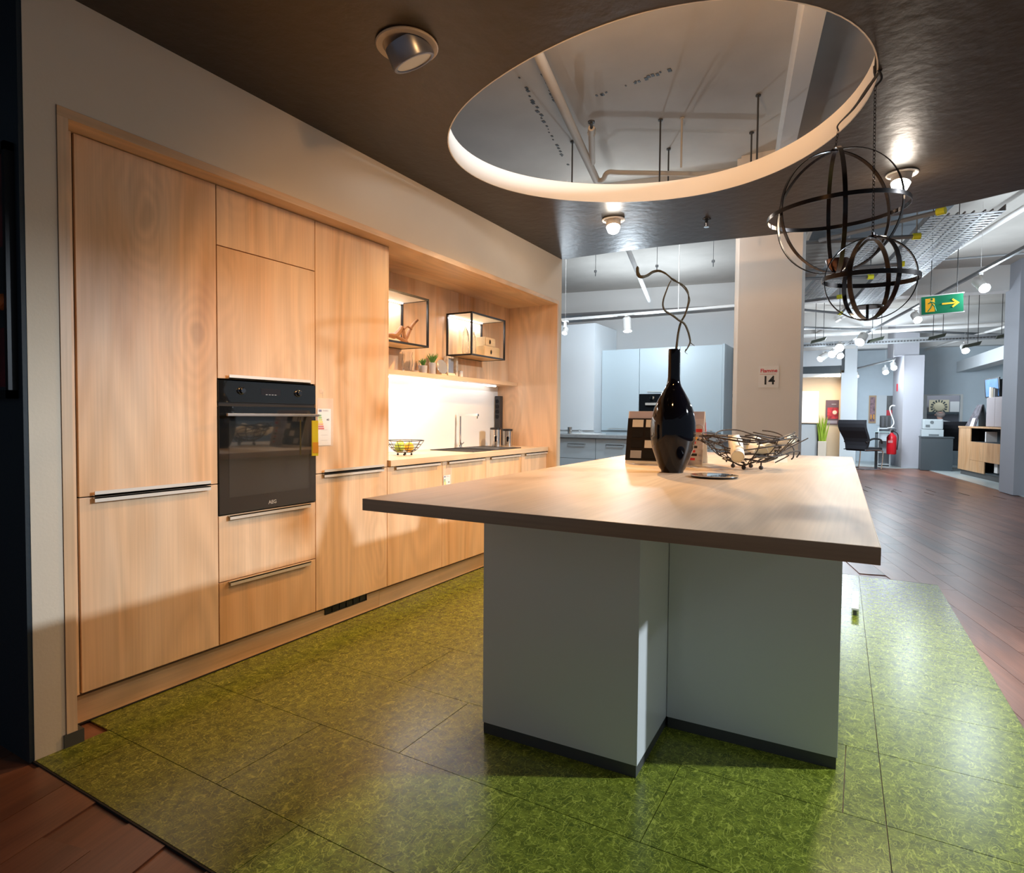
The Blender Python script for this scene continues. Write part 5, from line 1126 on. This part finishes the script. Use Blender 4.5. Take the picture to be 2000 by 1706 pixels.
# taupe tall unit on it and the leaning frames
ta = onp(1925, 777, LA-outn*.05, outn); tsa = (ta-LA).dot(ld); tzt = ta.z
t = thing('taupe_cupboard', 'taupe cupboard with three doors standing on the low oak cabinet', 'cabinet', lc(tsa+.6, .2, zt3))
lbox(MB(), tsa, LE-.02, .09, .43, zt3+.0005, tzt).build('carcass', taupe, t)
sd = [(onp(u, 800, LA-outn*.07, outn)-LA).dot(ld) for u in (1943, 1965)]; ed = [tsa]+sd+[LE-.02]
for a_, b_ in zip(ed, ed[1:]):
    if b_ > a_+.02: lbox(MB(), a_+.006, b_-.006, .07, .089, zt3+.012, tzt-.01).build('door', taupe, t)
def lean(name, u0, v0, u1, v1, o, m, label, cat, tilt=0, fr=None):
    A = onp(u0, v0, LA-outn*o, outn); B = onp(u1, v1, LA-outn*o, outn); s0, s1 = (A-LA).dot(ld), (B-LA).dot(ld)
    z0_ = tzt+.0006; z1_ = A.z; t = thing(name, label, cat, lc((s0+s1)/2, o, z0_))
    def q(mb, a, b, c, d, o0, o1): return mb.hexa([lc(s0+(s1-s0)*a+tilt*(1-c), o+o0, z0_+(z1_-z0_)*c), lc(s0+(s1-s0)*b+tilt*(1-c), o+o0, z0_+(z1_-z0_)*c), lc(s0+(s1-s0)*b+tilt*(1-c), o+o1, z0_+(z1_-z0_)*c), lc(s0+(s1-s0)*a+tilt*(1-c), o+o1, z0_+(z1_-z0_)*c)], [lc(s0+(s1-s0)*a+tilt*(1-d), o+o0, z0_+(z1_-z0_)*d), lc(s0+(s1-s0)*b+tilt*(1-d), o+o0, z0_+(z1_-z0_)*d), lc(s0+(s1-s0)*b+tilt*(1-d), o+o1, z0_+(z1_-z0_)*d), lc(s0+(s1-s0)*a+tilt*(1-d), o+o1, z0_+(z1_-z0_)*d)])
    q(MB(), 0, 1, 0, 1, 0, .02).build('panel', fr or m, t)
    if fr: q(MB(), .08, .92, .06, .94, -.004, -.0005).build('print', m, t)
lean('leaning_picture', 1922, 741, 1950, 775, .16, picblue, 'blue and pink picture in a black frame leaning on the taupe cupboard', 'picture', .10, blackm)
lean('leaning_board', 1953, 741, 1968, 775, .26, blackp, 'black board leaning behind the blue picture', 'board', .03)
lean('leaning_board', 1962, 742, 1975, 775, .32, mat('grey_acrylic', (.30, .33, .36), .2), 'grey board leaning at the back of the taupe cupboard', 'board', .0)
for k, (u, m, lab) in enumerate(((1934, paper, 'white book upright before the blue picture'), (1938, mat('tan_book', (.45, .38, .28), .6), 'tan book upright before the blue picture'), (1942, mat('grey_book', (.2, .2, .2), .6), 'dark grey book upright before the blue picture'))):
    s0 = (onp(u, 765, LA-outn*.115, outn)-LA).dot(ld); b_ = MB(); lbox(b_, s0, s0+.075, .10, .15, tzt+.0006, tzt+.0006+.22-.02*k); tag(b_.build('book', m), lab, 'book', 'books on the taupe cupboard')
A = onp(1904, 832, LA-outn*.2, outn); s0 = (A-LA).dot(ld)
t = thing('tent_card', 'dark tent-shaped photo card standing on the low oak cabinet', 'card', lc(s0, .2, zt3))
h_ = onp(1905, 791, LA-outn*.2, outn).z-zt3; e_ = .0006
MB().hexa([lc(s0-.28, .10, zt3+e_), lc(s0+.30, .10, zt3+e_), lc(s0+.30, .12, zt3+e_), lc(s0-.28, .12, zt3+e_)], [lc(s0-.02, .24, zt3+h_), lc(s0+.26, .24, zt3+h_), lc(s0+.26, .26, zt3+h_), lc(s0-.02, .26, zt3+h_)]).build('front_leaf', picgrey, t)
MB().hexa([lc(s0-.28, .36, zt3+e_), lc(s0+.30, .36, zt3+e_), lc(s0+.30, .38, zt3+e_), lc(s0-.28, .38, zt3+e_)], [lc(s0-.02, .262, zt3+h_), lc(s0+.26, .262, zt3+h_), lc(s0+.26, .28, zt3+h_), lc(s0-.02, .28, zt3+h_)]).build('back_leaf', slate, t)
MB().hexa([lc(s0+.02, .09, zt3+e_), lc(s0+.24, .09, zt3+e_), lc(s0+.24, .095, zt3+e_), lc(s0+.02, .095, zt3+e_)], [lc(s0+.06, .13, zt3+h_*.38), lc(s0+.25, .13, zt3+h_*.38), lc(s0+.25, .135, zt3+h_*.38), lc(s0+.06, .135, zt3+h_*.38)]).build('white_patch', paper, t)

# ------------------------------------------------------------------ ceiling services on the right
TZR = 3.1
r0, r1_ = onz(2040, 466, TZR), onz(1600, 702, TZR)
MBr = MB(); nrm = (r1_-r0).normalized(); sd_ = Vector((nrm.y, -nrm.x, 0))*.018
MBr.hexa([r0-sd_, r1_-sd_, r1_+sd_, r0+sd_], [x+Vector((0, 0, .035)) for x in (r0-sd_, r1_-sd_, r1_+sd_, r0+sd_)])
tag(MBr.build('lighting_track', galv), 'long grey lighting track running down the aisle on the right', 'track')
for (u, v, aim, lb, L_) in ((1915, 556, (.25, -.9, -.6), 'lit white track spot at the right, nearest the camera', .26), (1789, 620, (.2, -.9, -.6), 'lit white track spot below the green exit sign', .22), (1683, 662, (-.3, -.9, -.7), 'lit white track spot above the far pillar', .28), (1640, 678, (0, -1, -.3), 'bright track spot facing the camera in the far cluster', .26), (1628, 689, (-.3, -.9, -.5), 'lit track spot left of the far cluster', .24), (1639, 692, (.3, -.9, -.6), 'lower lit track spot in the far cluster', .24), (1608, 697, (-.5, -.7, -.5), 'dim track spot further left of the far cluster', .3)):
    p = onz(u, v, TZR-.13); tracklamp(p, aim, lb, white, r=.06 if u > 1700 else .09, L_=L_, stem=.11, power=60 if u not in (1639, 1608) else 0)
ra, rb = ony(1665, 722, 19.3), ony(1748, 702, 17.0)
tag(MB().tube([ra, rb], .025, 6).build('lighting_track', galv), 'short lighting track beside the far grey pillar', 'track')
for (u, v, Y, lb) in ((1672, 732, 19.0, 'lit spot left of the far blue wall'), (1729, 724, 18.0, 'lit spot in front of the far blue wall'), (1745, 715, 17.2, 'lit spot touching the grey pillar'), (1884, 681, 15, 'lit spot above the low oak cabinet')):
    p = ony(u, v, Y); tracklamp(p, (.1, -.8, -.6), lb, white, r=.07, L_=.2, stem=.12, power=30)
# cable trays with yellow end caps
def tray(u0, v0, u1, v1, Z, w, label, nl):
    A, B = onz(u0, v0, Z), onz(u1, v1, Z); n = (B-A).normalized(); s = Vector((n.y, -n.x, 0)); t = thing('cable_tray', label, 'cable tray', (A+B)/2)
    for q in (0, w): MB().hexa([A+s*q, B+s*q, B+s*(q+.006), A+s*(q+.006)], [x+Vector((0, 0, .06)) for x in (A+s*q, B+s*q, B+s*(q+.006), A+s*(q+.006))]).build('side_rail', galv, t)
    L_ = (B-A).length; m = MB(); k = 0
    while k*.09 < L_-.05:
        a_ = A+n*(k*.09); m.hexa([a_, a_+n*.055, a_+n*.055+s*w, a_+s*w], [x+Vector((0, 0, .003)) for x in (a_, a_+n*.055, a_+n*.055+s*w, a_+s*w)]); k += 1
    for q in range(1, 4): m.hexa([A+s*(w*q/4-.01), B+s*(w*q/4-.01), B+s*(w*q/4+.01), A+s*(w*q/4+.01)], [x+Vector((0, 0, -.002)) for x in (A+s*(w*q/4-.01), B+s*(w*q/4-.01), B+s*(w*q/4+.01), A+s*(w*q/4+.01))])
    m.build('perforated_bed', galv, t)['kind'] = 'stuff'
    cb = MB(); rr = random.Random(5)
    for j in range(nl):
        o = w*(.15+.7*j/max(1, nl-1)); cb.tube([A+s*(o+rr.uniform(-.02, .02))+n*(L_*i/6)+Vector((0, 0, .02)) for i in range(7)], .010, 5)
    cb.build('cables', galv, t, True)['kind'] = 'stuff'
    return t
TYZ = 3.3
w0 = onz(1565, 452, TYZ); e0_ = onz(1815, 425, TYZ)
tray(1815, 425, 1640, 618, TYZ, -.62 if False else .62, 'wide perforated cable tray under the right ceiling', 7)
tray(1660, 470, 1556, 590, TYZ+.1, .45, 'second perforated cable tray partly hidden by the number column', 4)
for i, (a, b, Z) in enumerate((((1560, 475), (1790, 462), 3.22), ((1560, 532), (1760, 516), 3.22), ((1562, 545), (1700, 541), 3.22), ((1600, 470), (1838, 413), 3.22), ((1562, 590), (1640, 580), 3.22), ((1564, 605), (1640, 612), 3.22))):
    A, B = onz(*a, Z), onz(*b, Z); t = thing('tray_bracket', ['galvanised cross bracket behind the large lantern', 'galvanised cross bracket above the small lantern', 'lower galvanised cross bracket behind the small lantern', 'cross bracket ending at the dark ceiling edge with a yellow cap', 'short galvanised bracket low beside the column', 'lowest galvanised bracket beside the column'][i], 'bracket', A, 'cross brackets of the cable tray')
    MB().tube([A, B], .022, 4).build('channel', galv, t); MB().lathe([(.0, -.035), (.035, -.035), (.035, .035), (0, .035)], B, 10, axis=(B-A)).build('end_cap', yellow, t, label='yellow end cap')
    MB().tube([Vector((B.x, B.y, B.z)), Vector((B.x, B.y, TZ-.004))], .007, 5).build('threaded_rod', galv, t)
for i, (a, b, Z, r, m, lb) in enumerate((((2030, 388), (1560, 672), 3.75, .035, white, 'white pipe sloping across the right ceiling'), ((1560, 530), (2010, 494), 3.6, .014, galv, 'thin grey conduit crossing the right ceiling'), ((1565, 657), (1990, 631), 3.45, .05, white, 'thick white pipe crossing the far ceiling'), ((1570, 640), (1990, 655), 3.5, .03, galv, 'grey conduit across the far ceiling below the beams'), ((1700, 715), (2000, 628), 3.3, .03, white, 'white conduit rising toward the right far ceiling'))):
    A, B = onz(*a, Z), onz(*b, Z); tag(MB().tube([A, B], r, 10).build('ceiling_pipe', m, None, True), lb, 'pipe')
A, B = ony(1560, 672, 16.3), ony(1990, 670, 16.3)
t = thing('cable_tray', 'narrow perforated tray crossing the far ceiling', 'cable tray', (A+B)/2); MB().box(A.x, B.x, 16.3, 16.34, A.z-.1, A.z+.02).build('side_rail', galv, t); m = MB()
for k in range(70): x = A.x+(B.x-A.x)*k/70; m.box(x, x+.04, 16.285, 16.30, A.z-.07, A.z-.04)
m.build('slots', rodm, t)['kind'] = 'stuff'
for i, (u, v) in enumerate(((1598, 665), (1710, 664), (1830, 658), (1898, 674), (1965, 655))):
    p = ony(u, v, 13.5); t = thing('dark_floodlight', ['small dark floodlight right of the number column', 'small dark floodlight left of the grey pillar', 'small dark floodlight under the exit sign', 'small dark floodlight beside a lit spot, right', 'small dark floodlight nearest the right column'][i], 'light', p)
    MB().hexa([p+Vector((-.15, 0, -.06)), p+Vector((.13, 0, .0)), p+Vector((.13, .1, .0)), p+Vector((-.15, .1, -.06))], [p+Vector((-.13, 0, .0)), p+Vector((.16, 0, .07)), p+Vector((.16, .1, .07)), p+Vector((-.13, .1, .0))]).build('housing', mat('olive_black', (.05, .06, .04), .6), t)
    for dx in (-.06, .1): MB().tube([p+Vector((dx, .05, .03)), Vector((p.x+dx, p.y+.05, TZ))], .006, 5).build('suspension_rod', rodm, t)
# exit sign
a = ony(1800, 578, 8.2); b = ony(1881, 611, 8.2)
t = thing('exit_sign', 'green emergency exit sign with running figure and arrow pointing right', 'sign', ((a.x+b.x)/2, 8.2, b.z))
Tz = Matrix.Translation(((a.x+b.x)/2, 8.2, (a.z+b.z)/2)); wS2 = (b.x-a.x)/2; hS2 = (a.z-b.z)/2-.012
rotS = Tz @ Matrix.Rotation(R_(-2), 4, 'Y')
MB(rotS).box(-wS2, wS2, 0, .02, -hS2, hS2).build('panel', signgreen, t); MB(rotS).box(-wS2-.012, wS2+.012, .001, .03, hS2, hS2+.012).box(-wS2-.012, wS2+.012, .001, .03, -hS2-.012, -hS2).box(-wS2-.02, -wS2, .001, .03, -hS2, hS2).build('frame', white, t)
MB(rotS).box(-wS2*.80, -wS2*.35, -.003, -.0003, -hS2*.75, hS2*.75).build('door_symbol', signyel, t)
rn = MB(rotS); 
for pts in ([(-.55, .45), (-.48, .1), (-.55, -.3), (-.70, -.7)], [(-.48, .1), (-.36, -.2), (-.30, -.7)], [(-.50, .35), (-.68, .15)], [(-.50, .35), (-.30, .1)]): rn.tube([(x*wS2, -.006, z*hS2) for x, z in pts], .007, 5)
rn.lathe([(0, -.002), (.014, -.002), (.014, .002), (0, .002)], (-.50*wS2, -.006, .62*hS2), 10, axis=(0, 1, 0)); rn.build('running_figure', signgreen, t)
MB(rotS).box(.0, wS2*.62, -.003, -.0003, -.008, .012).hexa([(wS2*.52, -.003, -hS2*.48), (wS2*.82, -.003, 0), (wS2*.52, -.003, hS2*.52), (wS2*.46, -.003, hS2*.38), (wS2*.66, -.003, 0), (wS2*.46, -.003, -hS2*.34)], [(wS2*.52, -.0003, -hS2*.48), (wS2*.82, -.0003, 0), (wS2*.52, -.0003, hS2*.52), (wS2*.46, -.0003, hS2*.38), (wS2*.66, -.0003, 0), (wS2*.46, -.0003, -hS2*.34)]).build('arrow_symbol', signyel, t)
for dx in (-.12, .15): MB().tube([((a.x+b.x)/2+dx, 8.21, (a.z+b.z)/2+hS2+.01), ((a.x+b.x)/2+dx, 8.21, TZ)], .005, 6).build('suspension_rod', rodm, t)
